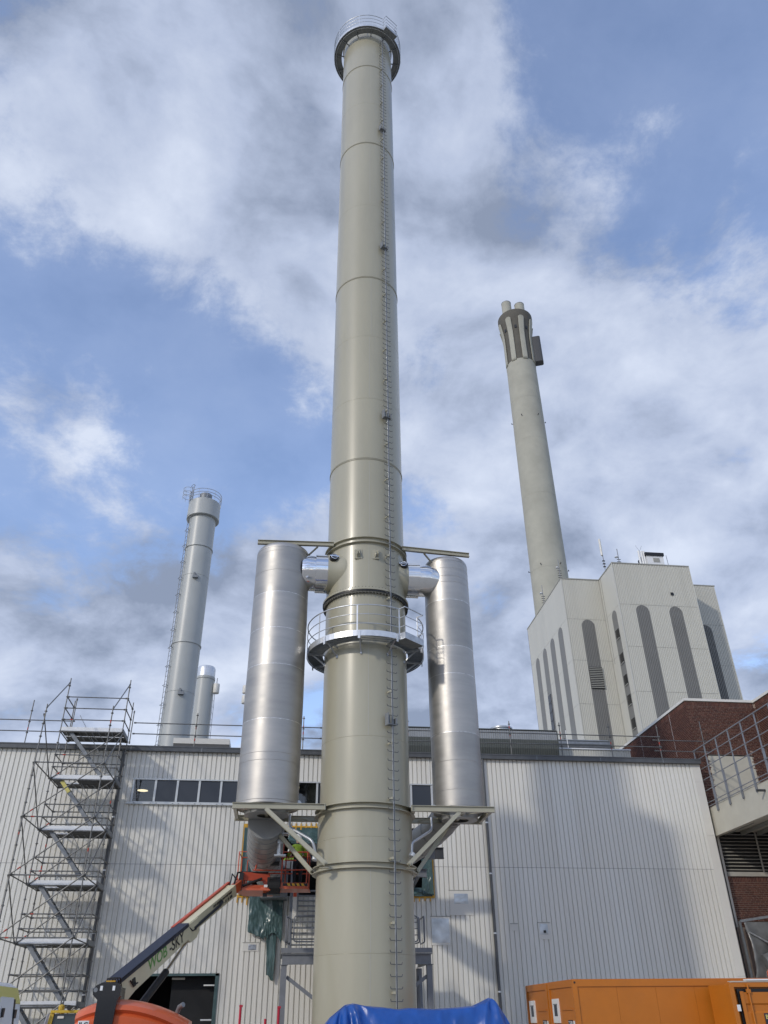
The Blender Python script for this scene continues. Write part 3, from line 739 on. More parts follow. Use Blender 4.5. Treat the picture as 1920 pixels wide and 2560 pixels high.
# cover plates over former openings
PL = [(7.23, 8.25, 5.38, 6.34), (6.40, 7.22, 4.27, 5.34), (9.80, 10.10, 4.80, 5.07), (10.98, 11.50, 4.48, 5.11), (-1.32, -0.68, 4.06, 4.37)]
for i, (x0, x1, z0, z1) in enumerate(PL):
    pl = MB().box(x0, x1, WY-0.018, WY-0.006, z0, z1).part('cover_plate', M['flashing'] if i in (0, 2, 3, 4) else M['cladding'], hall)
    MB().box(x0-0.02, x1+0.02, WY-0.024, WY-0.018, z1-0.015, z1+0.012).part('plate_seal', M['joint_grey'], pl)
    if i == 0: q = (7.43, 8.03, 5.82, 6.21)
    elif i == 1: q = (6.42, 7.16, 4.36, 5.26)
    elif i == 3: q = (11.05, 11.40, 4.66, 5.06)
    elif i == 4: q = (-1.10, -0.78, 4.10, 4.30)
    else: continue
    mb = MB(); nx, nz_ = 9, 9; vs = []; fs = []; rr = random.Random(i)
    for a in range(nx+1):
        for b in range(nz_+1):
            ed = a in (0, nx) or b in (0, nz_)
            vs.append((q[0]+(q[1]-q[0])*a/nx, WY-0.022-(0 if ed else rr.uniform(0.0, 0.011)), q[2]+(q[3]-q[2])*b/nz_))
    for a in range(nx):
        for b in range(nz_): k = a*(nz_+1)+b; fs.append((k, k+1, k+nz_+2, k+nz_+1))
    mb.add(vs, fs); mb.part('metal_patch', M['patch_metal'], pl, 80)
    if i == 3: MB().box(11.2, 11.31, WY-0.045, WY-0.032, 4.72, 4.82).part('vent_hole', M['black'], pl)

# ------------------------------------------------------------------ big wall opening: plastic sheeting and tape
open_t = thing('plastic_sheeting', (2.4, WY, 6), 'torn green plastic sheeting taped round the wall opening behind the stack', 'sheeting')
def cloth(grid, parent, name, m, sm=70):
    mb = MB(); nu, nv = len(grid), len(grid[0])
    mb.add([p for row in grid for p in row], [(i*nv+j, (i+1)*nv+j, (i+1)*nv+j+1, i*nv+j+1) for i in range(nu-1) for j in range(nv-1)])
    o = mb.part(name, m, parent, sm)
    md = o.modifiers.new('thickness', 'SOLIDIFY'); md.thickness = 0.006
    return o
from mathutils import noise as mnoise
def crumple(u, v, seed, k=1.0):
    p = Vector((u*k+seed*7.1, v*k*0.45+seed*3.3, seed*1.7))
    return (1-abs(mnoise.noise(p*1.3))*2.4)*0.55+mnoise.noise(p*2.9)*0.35+(1-abs(mnoise.noise(p*6.3))*2)*0.16
def drape(x0, x1, z0, z1, y, amp, seed, bottom=None, nu=44, nv=48, gather=0.0, folds=2):
    g = []; w_ = x1-x0
    for i in range(nu+1):
        u = i/nu; row = []
        for j in range(nv+1):
            v = j/nv
            zb_ = bottom(u) if bottom else z0
            z = z1+(zb_-z1)*v
            f = amp*crumple(u*folds, v*2.2, seed)*(0.3+0.7*v)
            xx = x0+w_*(u+gather*(0.5-u)*v)+0.10*w_*crumple(u*2+5, v*3, seed+3)*v
            row.append((xx, y-0.02-max(0.0, f+amp*0.5), z+0.06*crumple(u*3, v*2+9, seed+1)*v))
        g.append(row)
    return g
cloth(drape(-1.62, -1.15, 6.05, 8.75, WY-0.03, 0.10, 1, folds=1), open_t, 'side_strip', M['plastic_green'])
cloth(drape(6.05, 6.52, 6.12, 8.0, WY-0.03, 0.12, 2, folds=1), open_t, 'side_strip', M['plastic_green'])
cloth(drape(4.6, 6.5, 6.08, 6.42, WY-0.03, 0.10, 3, folds=2), open_t, 'bottom_strip', M['plastic_green'])
cloth(drape(0.3, 2.4, 8.1, 8.78, WY+0.05, 0.12, 4, folds=2), open_t, 'top_strip', M['plastic_green'])
cloth(drape(-1.2, -0.36, 4.4, 6.12, WY-0.05, 0.15, 5, bottom=lambda u: 4.72-0.35*u+(0.12 if u > 0.8 else 0), folds=1.1), open_t, 'hanging_sheet', M['plastic_green'])
cloth(drape(-0.48, 0.20, 4.2, 6.12, WY-0.12, 0.16, 6, bottom=lambda u: 4.55-0.28*u+0.25*math.sin(u*3), folds=1.1), open_t, 'hanging_sheet', M['plastic_green'])
cloth(drape(-0.42, 0.02, 2.9, 4.9, WY-0.10, 0.10, 7, bottom=lambda u: 3.25-0.28*u, nv=34, gather=0.35, folds=1), open_t, 'torn_tail', M['plastic_green'])
rr = random.Random(11)
def tape(x0, x1, z0, z1):
    MB().box(x0, x1, WY-0.035-rr.uniform(0, 0.01), WY-0.028, z0, z1).part('tape_strip', M['tape_yellow'], open_t)
tape(-1.66, -1.56, 6.1, 8.85); tape(6.50, 6.60, 6.05, 7.95); tape(4.3, 6.6, 6.03, 6.10); tape(-1.72, -0.5, 6.02, 6.08); tape(-0.1, 1.6, 8.80, 8.86); tape(-1.66, -1.40, 8.60, 8.92)
for i in range(9): a = 4.5+i*0.235; tape(a, a+0.05, 5.93-rr.uniform(0, .05), 6.16)
for i in range(8): a = -0.1+i*0.22; tape(a, a+0.05, 8.70, 8.93+rr.uniform(0, .06))
for i in range(5): a = -1.72+i*0.2; tape(a, a+0.05, 5.88-rr.uniform(0, .18), 6.12)

# process ducts that lead from the cylinders into the hall
def sweep(pts, r, name, m, parent, rib=None):
    P = [Vector(p) for p in pts]; cv = []
    for i in range(len(P)-1):
        p0 = P[max(i-1, 0)]; p1 = P[i]; p2 = P[i+1]; p3 = P[min(i+2, len(P)-1)]
        for q in range(10):
            t_ = q/10; cv.append(0.5*((2*p1)+(-p0+p2)*t_+(2*p0-5*p1+4*p2-p3)*t_*t_+(-p0+3*p1-3*p2+p3)*t_**3))
    cv.append(P[-1])
    o = MB().path(cv, r, 32).part(name, m, parent, 60)
    if rib:
        for i in range(2, len(cv)-1, rib):
            d = (cv[i+1]-cv[i-1]).normalized(); a = d.cross(Vector((1, 0, 0.1))).normalized(); b = d.cross(a)
            MB().path([cv[i]+(a*math.cos(k*math.pi/16)+b*math.sin(k*math.pi/16))*(r+0.002) for k in range(32)], 0.011, 5, True).part('sheet_seam', M['galv_dull'], o)
    return o
dl = thing('exhaust_duct', (-0.5, 29, 6), 'segmented grey sheet-metal exhaust duct curving from under the left cylinder into the hall', 'duct', 'exhaust ducts into the hall')
sweep([(-0.53, 27.6, 7.15), (-0.55, 28.3, 6.98), (-0.60, 29.8, 6.86), (-0.62, 31.6, 6.78), (-0.5, 34, 6.72), (-0.3, 40, 6.9)], 0.58, 'duct_run', M['duct_sheet'], dl, 4)
m_ = MB(); m_.box(-0.13, 0.05, 27.9, 28.05, 6.55, 6.85); m_.box(-0.3, 0.22, 27.8, 28.2, 6.83, 6.86); m_.tube((-0.04, 28, 6.2), (-0.04, 28, 7.0), 0.10, 12); m_.box(-0.22, 0.16, 27.85, 28.15, 6.17, 6.21)
m_.part('probe_nozzle', M['galvanised'], dl)
dr = thing('exhaust_duct', (5.8, 29, 6), 'grey sheet-metal exhaust duct slanting down from under the right cylinder behind the stack', 'duct', 'exhaust ducts into the hall')
sweep([(5.65, 28.05, 7.62), (5.35, 29.0, 7.30), (4.75, 30.6, 6.95), (4.1, 32.5, 6.75), (3.7, 35, 6.9), (3.5, 40, 7.2)], 0.48, 'duct_run', M['duct_sheet'], dr, 5)
MB().box(5.25, 5.45, 30.2, 30.4, 6.5, 7.2).part('duct_bracket', M['grey_steel'], dr)
mach = thing('inlet_housing', (1.0, 36, 6), 'dark grey machinery housing in the wall opening behind the work basket', 'machine')
m_ = MB(); m_.box(-0.95, 0.55, 35.6, 38.5, 6.95, 7.25); m_.part('upper_housing', M['grey_steel'], mach)
m_ = MB(); m_.box(-0.75, 0.35, 35.9, 38.5, 5.9, 6.92); m_.part('hopper', M['galv_dull'], mach)
m_ = MB(); m_.box(1.0, 1.9, 36.2, 38, 7.3, 8.0); m_.tube((0.85, 36.0, 7.55), (1.1, 36.0, 7.75), 0.22, 16); m_.part('fan_casing', M['beam_dark'], mach)
for x in (-0.85, 0.4): MB().box(x, x+0.12, 35.55, 35.6, 6.9, 7.2).part('clamp', M['black'], mach)
m_ = MB(); m_.ibeam((3.6, 34.8, 7.45), (6.65, 34.8, 7.45), 0.2, 0.42, 0.02); cb = m_.part('crane_beam', M['beam_dark'])
tag(cb, 'dark steel I-beam sticking out right of the stack in front of the hall', 'beam')
m_ = MB(); m_.ibeam((3.6, 35.3, 6.9), (6.0, 35.3, 6.75), 0.2, 0.3, 0.02); m_.beam((5.8, 35.3, 6.9), (5.6, 36.9, 6.4), 0.12, 0.12)
cb = m_.part('crane_beam', M['grey_steel']); tag(cb, 'grey steel beam in the right part of the taped wall opening', 'beam')

# ------------------------------------------------------------------ scaffold parts shared by tower and guard rails
def standard(x, y, z0, z1, parent, seed=0, r=0.024):
    m_ = MB(); m_.tube((x, y, z0), (x, y, z1), r, 8)
    z = math.ceil((z0-0.2)/0.5)*0.5+0.2
    while z < z1-0.05:
        m_.tube((x, y, z-0.006), (x, y, z+0.006), 0.062, 8); m_.tube((x, y, z-0.04), (x, y, z+0.04), 0.033, 8); z += 0.5
    o = m_.part('standard', M['scaffold'], parent)
    rr = random.Random(seed*7+int(x*10))
    for _ in range(2):
        z = rr.uniform(z0+0.3, z1-0.3)
        MB().tube((x, y, z), (x, y, z+0.12), r+0.002, 8, caps=False).part('paint_mark', M['scaffold_red'], o)
    return o
def bar(p0, p1, parent, name='ledger', r=0.024, red=False):
    m_ = MB(); p0 = Vector(p0); p1 = Vector(p1); d = (p1-p0).normalized()
    m_.tube(p0, p1, r, 8); m_.tube(p0, p0+d*0.10, r+0.013, 6); m_.tube(p1-d*0.10, p1, r+0.013, 6)
    o = m_.part(name, M['scaffold'], parent)
    if red: MB().tube(p0+d*0.3, p0+d*0.42, r+0.002, 8, caps=False).part('paint_mark', M['scaffold_red'], o)
    return o
tw = thing('stair_scaffold', (-8.3, 35, 0), 'tall tubular scaffold stair tower with aluminium flights against the hall wall', 'scaffold')
XL, XR = -9.62, -7.05; YFr, YM, YBk = 32.55, 35.12, 36.52
lv = [0.2, 2.2, 4.2, 6.2, 8.2, 10.2, 12.2]
for x, y, z1, s_ in ((XL, YFr, 12.5, 1), (XR, YFr, 12.5, 2), (XL, YM, 14.55, 3), (XR, YM, 14.55, 4), (XL, YBk, 14.0, 5), (XR, YBk, 14.0, 6)):
    standard(x, y, 0.1, z1, tw, s_)
    MB().box(x-0.08, x+0.08, y-0.08, y+0.08, 0, 0.012).part('base_plate', M['scaffold'], tw)
for i, z in enumerate(lv):
    bar((XL, YM, z-0.02), (XR, YM, z-0.02), tw); bar((XL, YBk, z-0.02), (XR, YBk, z-0.02), tw)
    for x in (XL, XR): bar((x, YM, z-0.02), (x, YBk, z-0.02), tw, 'transom')
    if z < 11:
        bar((XL, YFr, z), (XR, YFr, z), tw, red=i % 2 == 0)
        for x in (XL, XR): bar((x, YFr, z), (x, YM, z), tw, 'transom')
    if 0.5 < z:
        tops = (0.5, 1.0) if z < 12 else (0.5, 1.0, 1.5)
        for k, h in enumerate(tops):
            bar((XL, YM, z+h), (XR, YM, z+h), tw, 'guard_rail', red=(i+k) % 3 == 0)
            for x in (XL, XR): bar((x, YM, z+h), (x, YBk, z+h), tw, 'guard_rail')
            if z < 12: bar((XL, YBk, z+h), (XR, YBk, z+h), tw, 'guard_rail')
for z in lv[:-1]:
    if z+2 < 11: bar((XL, YFr-0.05, z), (XR, YFr-0.05, z+2), tw, 'diagonal_brace', red=True)
    bar((XL, YM-0.05, z), (XR, YM-0.05, z+2), tw, 'diagonal_brace', red=True)
    bar((XR+0.05, YFr, z), (XR+0.05, YM, z+2), tw, 'diagonal_brace')
    bar((XL-0.05, YFr, z+2 if z+2 < 11 else z+1.9), (XL-0.05, YM, z), tw, 'diagonal_brace')
bar((XL, YFr, 12.35), (XL, YM, 14.35), tw, 'diagonal_brace'); bar((XR, YFr, 12.35), (XR, YM, 14.35), tw, 'diagonal_brace')
bar((XL, YBk+0.25, 12.2), (XL, YBk+0.25, 14.2), tw, 'tie_post'); bar((XR+0.05, YBk+0.25, 12.2), (XR+0.05, YBk+0.25, 13.7), tw, 'tie_post')
for i, z in enumerate(lv[1:]):
    top = z > 12
    boards = ((YM+0.04, YM+0.34), (YM+0.36, YM+0.66), (YBk-0.62, YBk-0.32), (YBk-0.30, YBk-0.02)) if top else ((YBk-0.62, YBk-0.32), (YBk-0.30, YBk-0.02))
    for a, b in boards:
        o = MB().box(XL+0.04, XR-0.04, a, b, z, z+0.05).part('deck', M['deck_alu'], tw)
        MB().box(XL+0.05, XR-0.05, a+0.01, b-0.01, z-0.012, z-0.002).part('deck_underside', M['deck_under'], o)
        m_ = MB()
        for k in range(9): xx = XL+0.2+k*0.27; m_.box(xx, xx+0.05, a+0.02, b-0.02, z-0.03, z-0.013)
        m_.part('deck_ribs', M['galv_dull'], o)
    if not top:
        for (a, b) in ((XL+0.04, XL+0.45), (XR-1.55, XR-0.04)):
            o = MB().box(a, b, YM+0.04, YM+0.72, z, z+0.05).part('landing', M['deck_alu'], tw)
            MB().box(a+0.01, b-0.01, YM+0.05, YM+0.71, z-0.02, z-0.002).part('deck_underside', M['deck_under'], o)
    MB().box(XL+0.03, XR-0.03, YM-0.035, YM-0.01, z+0.01, z+0.17).part('toe_board', M['deck_alu'], tw)
    MB().box(XR+0.01, XR+0.035, YM+0.03, YBk-0.03, z-0.02, z+0.15).part('toe_board', M['galv_dull'], tw)
    # flight going down from this level, left to right
    f = MB()
    xa, xb_ = XL+0.42, XR-0.50; y0, y1 = YM+0.10, YM+0.66
    for y in (y0, y1): f.beam((xa, y, z-0.02), (xb_, y, z-1.95), 0.03, 0.14)
    o = f.part('stair_flight', M['galv_dull'], tw)
    for k in range(9):
        u = (k+0.7)/9.6; xx = xa+(xb_-xa)*u; zz = z-0.02-1.93*u
        MB().box(xx-0.10, xx+0.10, y0+0.02, y1-0.02, zz-0.02, zz+0.02).part('tread', M['galv_dull'], o)
    hr = [(xa+0.1, y1, z+0.9), (xb_-0.2, y1, z-1.1), (xb_+0.05, y1, z-1.2), (xb_+0.1, y1, z-1.5), (xb_-0.15, y1, z-1.6)]
    MB().path(hr, 0.017, 6).part('handrail', M['galvanised'], o)
MB().beam((-9.16, YM+0.08, 10.14), (-8.80, YM+0.08, 9.70), 0.034, 0.143).part('marker_sheet', M['van_yellow'], tw)
# edge protection along the roof
gr = thing('roof_guardrail', (-9, WY, 12.1), 'scaffold-tube guard rail on the roof edge left of the stack', 'guard rail')
for i, x in enumerate((-19, -16.5, -14.1, -11.6, -4.2, -1.75, 0.72)): standard(x, WY+0.16, 12.12, 14.2 if i < 4 else 13.8, gr, 20+i)
for z in (12.76, 13.26):
    bar((-20, WY+0.12, z), (XL, WY+0.12, z), gr, 'rail', 0.024); bar((XR+0.05, WY+0.12, z), (1.6, WY+0.12, z), gr, 'rail', 0.024)
MB().tube((-4.2, WY+0.16, 12.5), (-4.2, WY+0.16, 12.62), 0.027, 8).part('paint_mark', M['scaffold_red'], gr)
gr2 = thing('roof_guardrail', (12, WY, 12.1), 'scaffold-tube guard rail on the roof edge right of the stack', 'guard rail')
for i, x in enumerate((5.65, 8.1, 10.6, 13.1, 15.58, 18.05)): standard(x, WY+0.16, 12.12, 13.85, gr2, 30+i)
for z in (12.76, 13.26): bar((4.5, WY+0.12, z), (18.12, WY+0.12, z), gr2, 'rail', 0.024)
standard(20.35, WY+0.16, 11.9, 14.1, gr2, 44)
for z in (12.60, 13.12): bar((17.75, WY+0.2, z), (20.5, WY+0.2, z), gr2, 'rail', 0.024)

# ------------------------------------------------------------------ things on the hall roof
m_ = MB(); m_.box(-5.35, -2.72, 38.6, 40, 12.80, 13.06); o = m_.part('roof_upstand', M['flashing']); tag(o, 'long low cream roof curb behind the guard rail, left of the stack', 'roof curb')
MB().box(-5.33, -2.74, 38.62, 39.98, 12.05, 12.795).part('curb_base', M['roofing'], o)
m_ = MB(); m_.box(4.3, 9.35, 39.2, 40.5, 12.35, 12.78); o = m_.part('roof_upstand', M['flashing']); tag(o, 'long low cream roof curb under the corrugated duct right of the stack', 'roof curb')
rd = thing('roof_duct', (10, 42, 12), 'big green-grey corrugated roof duct right of the stack, with round cowl on top', 'duct')
m_ = MB(); ribs(m_, 4.0, 14.25, 14.15, 14.60, 41.0, 0.12, 0.05, 0.035); m_.part('duct_front', M['duct_sheet'], rd)
m_ = MB()
k = 4.0
pr = [(41.0, 14.145), (41.05, 13.7), (41.25, 13.2), (41.6, 12.75)]
vs = []; fs = []
xs2 = []
while k < 14.25: xs2 += [(k, 0), (k+0.05, 0), (k+0.06, 0.03), (k+0.11, 0.03)]; k += 0.12
for xx, d in xs2:
    for y, z in pr: vs.append((xx, y+d, z))
n_ = len(pr)
for i in range(len(xs2)-1):
    for j in range(n_-1): fs.append((i*n_+j, (i+1)*n_+j, (i+1)*n_+j+1, i*n_+j+1))
m_.add(vs, fs); m_.part('duct_belly', M['duct_green'], rd)
MB().prism([(14.27, 41.0, 14.66), (14.27, 41.0, 14.05), (14.27, 41.25, 13.2), (14.27, 41.6, 12.75), (14.27, 43.5, 12.75), (14.27, 43.5, 14.66)], (0.05, 0, 0)).part('duct_end', M['duct_green'], rd)
MB().box(4.0, 14.27, 41.04, 43.5, 14.665, 14.70).part('duct_top', M['duct_green'], rd)
MB().lathe((11.6, 42.3), [(0.55, 14.70), (0.55, 15.0), (0.62, 15.02), (0.62, 15.10), (0.02, 15.22)], 32).part('round_cowl', M['galvanised'], rd, 40)
rd2 = thing('roof_duct', (16, 44, 12), 'smaller grey horizontal roof duct with rounded end in front of the boiler house', 'duct')
m_ = MB(); prof = [(43.2+0.55*(1-math.cos(a)), 14.6+0.42*math.sin(a)) for a in [math.pi*(0.5-i/10) for i in range(11)]]
m_.prism([(14.6, y, z) for y, z in prof]+[(14.6, 46, 14.18), (14.6, 46, 15.02)], (3.5, 0, 0)); m_.part('duct_casing', M['galv_dull'], rd2, 40)
for z in (14.25, 14.4, 14.62, 14.85): MB().box(14.62, 18.08, 43.16+0.55*(1-math.cos(math.asin(min(1, abs(z-14.6)/0.42)))), 43.3+0.4*(1-math.cos(math.asin(min(1, abs(z-14.6)/0.42)))), z-0.012, z+0.012).part('casing_rib', M['duct_green'], rd2)
MB().box(15.0, 15.15, 44, 46, 12, 14.2).part('duct_leg', M['galv_dull'], rd2); MB().box(17.2, 17.35, 44, 46, 12, 14.2).part('duct_leg', M['galv_dull'], rd2)
o = thing('parapet_wall', (16, 42, 12), 'low white corrugated parapet between the roof ducts and the brick building', 'parapet')
m_ = MB(); ribs(m_, 12.5, 18.6, 12.0, 13.95, 41.9, 0.14, 0.05, 0.03); m_.part('parapet_sheet', M['facade_light'], o)
MB().box(12.5, 18.62, 41.85, 42.1, 13.953, 14.02).part('parapet_cap', M['white_paint'], o)
o = thing('tv_aerial', (16, 42, 14), 'thin aerial pole with small white box beside the roof duct', 'aerial')
MB().tube((15.4, 42.6, 13.9), (15.35, 42.6, 15.2), 0.02, 6).part('aerial_pole', M['white_paint'], o); MB().box(14.15, 14.32, 42.4, 42.6, 14.8, 14.95).part('aerial_box', M['white_paint'], o)

# ------------------------------------------------------------------ stacks far left
def ladder_side(parent, c, r, ang, z0, z1, cage, step=0.42, m='galv_dull', w=0.22):
    d = Vector((math.cos(ang), math.sin(ang), 0)); t_ = Vector((-d.y, d.x, 0)); b0 = Vector((c[0], c[1], 0))+d*(r+0.14)
    m_ = MB()
    for s_ in (-1, 1): m_.tube(b0+t_*w*s_+Vector((0, 0, z0)), b0+t_*w*s_+Vector((0, 0, z1)), 0.022, 6)
    o = m_.part('ladder', M[m], parent)
    z = z0+0.2; m2 = MB(); m2.tube(-t_*w, t_*w, 0.014, 5); me = m2.mesh('rung', M[m])
    while z < z1: piece('rung', me, o, b0+Vector((0, 0, z))); z += step
    if cage:
        z = z0+0.8
        mc = MB(); mc.path([-t_*w*0.4-d*0.14, -t_*w*1.15+d*0.04, -t_*w*1.0+d*0.13, t_*w*1.0+d*0.13, t_*w*1.15+d*0.04, t_*w*0.4-d*0.14], 0.02, 5); me = mc.mesh('ladder_bracket', M[m])
        while z < z1: piece('ladder_bracket', me, o, b0+Vector((0, 0, z))); z += cage
    return o
def at_b(bearing, D): return (D*math.sin(R(bearing)), D*math.cos(R(bearing)))
c = at_b(-7.86, 62); r = 1.135
ls = thing('chimney_stack', (*c, 0), 'slim pale grey steel chimney with collar and side ladder, left of the stack', 'chimney')
zz = [0, 18.6, 23.1, 27.2, 33.2, 35.9, 39.2]
for a, b in zip(zz, zz[1:]): MB().lathe(c, [(r-0.02, a), (r, a+0.02), (r, b-0.02), (r-0.02, b)], 64).part('shell_section', M['stack_grey'], ls, 8)
for z, w_ in ((27.2, 0.09), (36.05, 0.09)):
    MB().lathe(c, [(r-0.01, z-w_), (r+0.06, z-w_), (r+0.06, z), (r-0.01, z+0.03)], 64).part('joint_flange', M['stack_grey'], ls, 30)
z0 = 39.0; k = 1.24
MB().lathe(c, [(r*0.9, z0), (r*k*0.97, z0), (r*k, z0+0.03), (r*k*0.98, z0+1.62), (r*k*0.9, z0+1.72), (r*0.5, z0+1.85)], 64).part('collar', M['stack_grey'], ls, 30)
MB().lathe(c, [(0.55, z0+1.7), (0.55, z0+2.7), (0.50, z0+2.7), (0.45, z0+1.9)], 32).part('flue_tip', M['galv_dull'], ls, 40)
MB().lathe((c[0]+0.75, c[1]+0.2), [(0.30, z0+1.6), (0.30, z0+2.2), (0.02, z0+2.25)], 20).part('side_flue', M['stack_grey'], ls, 40)
rl = MB()
for h in (0.82, 0.5, 0.22): rl.path([(c[0]+r*k*math.cos(a), c[1]+r*k*math.sin(a), z0+1.75+h) for a in [i*math.pi/20 for i in range(40)]], 0.025, 5, True)
for i in range(12): a = i*math.pi/6+0.2; rl.tube((c[0]+r*k*math.cos(a), c[1]+r*k*math.sin(a), z0+1.6), (c[0]+r*k*math.cos(a), c[1]+r*k*math.sin(a), z0+2.57), 0.02, 5)
rl.part('top_railing', M['galvanised'], ls)
la = math.atan2(-c[1], -c[0])-R(68)
ladder_side(ls, c, r, la, 12, 42.3, 1.55)
ct = Vector((c[0], c[1], 0))+Vector((math.cos(la), math.sin(la), 0))*(r+0.55)
cg = MB()
for z in (z0+1.9, z0+2.3, z0+2.7): cg.path([(ct.x+0.42*math.cos(a), ct.y+0.42*math.sin(a), z) for a in [i*math.pi/8 for i in range(16)]], 0.02, 5, True)
for i in range(6): a = i*math.pi/3; cg.tube((ct.x+0.42*math.cos(a), ct.y+0.42*math.sin(a), z0+1.6), (ct.x+0.42*math.cos(a), ct.y+0.42*math.sin(a), z0+2.7), 0.018, 5)
cg.part('ladder_cage', M['galvanised'], ls)
fa = math.atan2(-c[1], -c[0])
for z, da in ((33.0, 0), (23.0, 0.05)):
    p = Vector((c[0]+math.cos(fa+da)*(r+0.12), c[1]+math.sin(fa+da)*(r+0.12), z))
    m_ = MB(); m_.box(p.x-0.22, p.x+0.22, p.y-0.12, p.y+0.12, p.z-0.25, p.z-0.05); m_.box(p.x-0.16, p.x-0.02, p.y-0.12, p.y+0.12, p.z-0.05, p.z+0.22); m_.part('sampling_port', M['galv_dull'], ls)
c2_ = at_b(-6.18, 75); r2 = 0.845
ss = thing('chimney_stack', (*c2_, 0), 'short pale grey steel chimney with bright cap, behind the slim left one', 'chimney')
MB().lathe(c2_, [(r2, 0), (r2, 29.3)], 48).part('shell_section', M['stack_grey'], ss, 40)
MB().lathe(c2_, [(r2, 29.25), (r2+0.06, 29.25), (r2+0.06, 29.45), (r2, 29.5)], 48).part('joint_flange', M['stack_grey'], ss, 30)
MB().lathe(c2_, [(r2+0.01, 29.5), (r2+0.01, 30.35), (r2-0.08, 30.52), (r2-0.14, 30.5), (r2-0.2, 29.6)], 48).part('stack_cap', M['galv_bright'], ss, 40)
la2 = math.atan2(-c2_[1], -c2_[0])+R(72)
ladder_side(ss, c2_, r2, la2, 12, 29.0, None, 0.6)
q = Vector((c2_[0]+r2+0.28, c2_[1]-0.3, 0))
MB().lathe((q.x, q.y), [(0.02, 27.9), (0.28, 27.9), (0.30, 27.95), (0.30, 28.75), (0.28, 28.8), (0.02, 28.8)], 20).part('antenna_drum', M['flashing'], ss, 40)
MB().tube((q.x, q.y, 28.8), (q.x, q.y, 29.4), 0.04, 6).part('antenna_stub', M['galv_dull'], ss)
dk = thing('roof_gantry', (-5, 66, 19), 'black roof gantry with railings and white cabinets at the foot of the short left chimney', 'gantry')
m_ = MB(); m_.lathe((c2_[0], 72), [(0.9, 20.6), (1.7, 20.6), (1.75, 20.35), (1.5, 20.2), (0.9, 20.1)], 32); m_.part('round_deck', M['black'], dk, 40)
m_ = MB(); m_.box(c2_[0]+1.2, c2_[0]+6, 71, 73, 20.1, 20.25); m_.part('walkway', M['black'], dk)
m_ = MB(); m_.lathe((c2_[0]+5.6, 72), [(0.05, 20.7), (1.3, 20.6), (1.35, 20.3), (1.0, 19.6), (0.05, 19.2)], 32); m_.part('round_deck', M['black'], dk, 40)
m_ = MB()
for h in (0.5, 1.0):
    m_.path([(c2_[0]+1.72*math.cos(a), 72+1.72*math.sin(a), 20.4+h) for a in [i*math.pi/12 for i in range(24)]], 0.025, 5, True)
    m_.tube((c2_[0]+1.7, 71, 20.3+h), (c2_[0]+6, 71, 20.3+h), 0.025, 5)
    m_.path([(c2_[0]+5.6+1.3*math.cos(a), 72+1.3*math.sin(a), 20.6+h) for a in [i*math.pi/12 for i in range(24)]], 0.025, 5, True)
for i in range(12): a = i*math.pi/6; m_.tube((c2_[0]+1.72*math.cos(a), 72+1.72*math.sin(a), 20.4), (c2_[0]+1.72*math.cos(a), 72+1.72*math.sin(a), 21.4), 0.025, 5)
for i in range(6): m_.tube((c2_[0]+1.8+i*0.75, 71, 20.2), (c2_[0]+1.8+i*0.75, 71, 21.3), 0.025, 5)
m_.part('railing', M['grey_steel'], dk)
for (dx, w_) in ((-1.0, 0.35), (0.1, 0.5), (0.5, 0.2)): MB().box(c2_[0]+dx, c2_[0]+dx+w_, 70.0, 70.3, 20.7, 21.3).part('cabinet', M['white_paint'], dk)
for (dx, z) in ((-1.2, 21.9), (0.2, 22.3), (1.6, 22.0)): MB().tube((c2_[0]+dx, 71, 20.4), (c2_[0]+dx, 71, z), 0.03, 5).part('whip_aerial', M['grey_steel'], dk)
MB().box(c2_[0]+3.0, c2_[0]+3.3, 71, 71.3, 20.3, 21.0).part('vent_pipe', M['black'], dk)
for (dx) in (-0.8, 0.8, 3, 5.6): MB().box(c2_[0]+dx-0.1, c2_[0]+dx+0.1, 71.9, 72.1, 0, 20.1).part('gantry_leg', M['black'], dk)
q2 = thing('antenna_mast', (-1.85, 75, 0), 'two pale drum antennas on a mast just left of the broad aluminium cylinder', 'antenna')
dq = at_b(-3.25, 75)
for z in (28.2, 27.2): MB().lathe(dq, [(0.02, z), (0.26, z), (0.28, z+0.05), (0.28, z+0.7), (0.26, z+0.75), (0.02, z+0.75)], 20).part('antenna_drum', M['flashing'], q2, 40)
MB().tube((dq[0]+0.2, dq[1], 0), (dq[0]+0.2, dq[1], 29.3), 0.09, 8).part('mast', M['galv_dull'], q2)

# ------------------------------------------------------------------ boiler house
BH = 58.95
bh = thing('boiler_house', (53, 115, 0), 'tall pale boiler house with dark arched stripes on its facades, right background', 'building')
def facade(x0, x1, y, flip=None):
    bands = [0, 6.4, 12.95, 19.5, 26.05, 32.6, 39.15, 45.7, 52.25, BH]
    for a, b in zip(bands, bands[1:]):
        n = max(1, round((x1-x0)/4.2))
        for i in range(n):
            u0_, u1_ = x0+(x1-x0)*i/n, x0+(x1-x0)*(i+1)/n
            ribs(MB(), u0_+0.001, u1_-0.001, a+0.02, b-0.02, y, 0.25, 0.085, 0.08, flip).part('facade_panel', M['facade_light'], bh)
facade(40.5, 46.6, 105.65); facade(46.6, 58.6, 100.0); facade(58.6, 65.5, 105.75)
for (x, y0, y1) in ((40.5, 105.65, 124.8), (46.6, 100.0, 105.6)):
    bands = [0, 6.4, 12.95, 19.5, 26.05, 32.6, 39.15, 45.7, 52.25, BH]
    for a, b in zip(bands, bands[1:]):
        n = max(1, round((y1-y0)/5))
        for i in range(n): MB().box(x, x+0.1, y0+(y1-y0)*i/n+0.012, y0+(y1-y0)*(i+1)/n-0.012, a+0.015, b-0.015).part('side_panel', M['facade_flat'], bh)
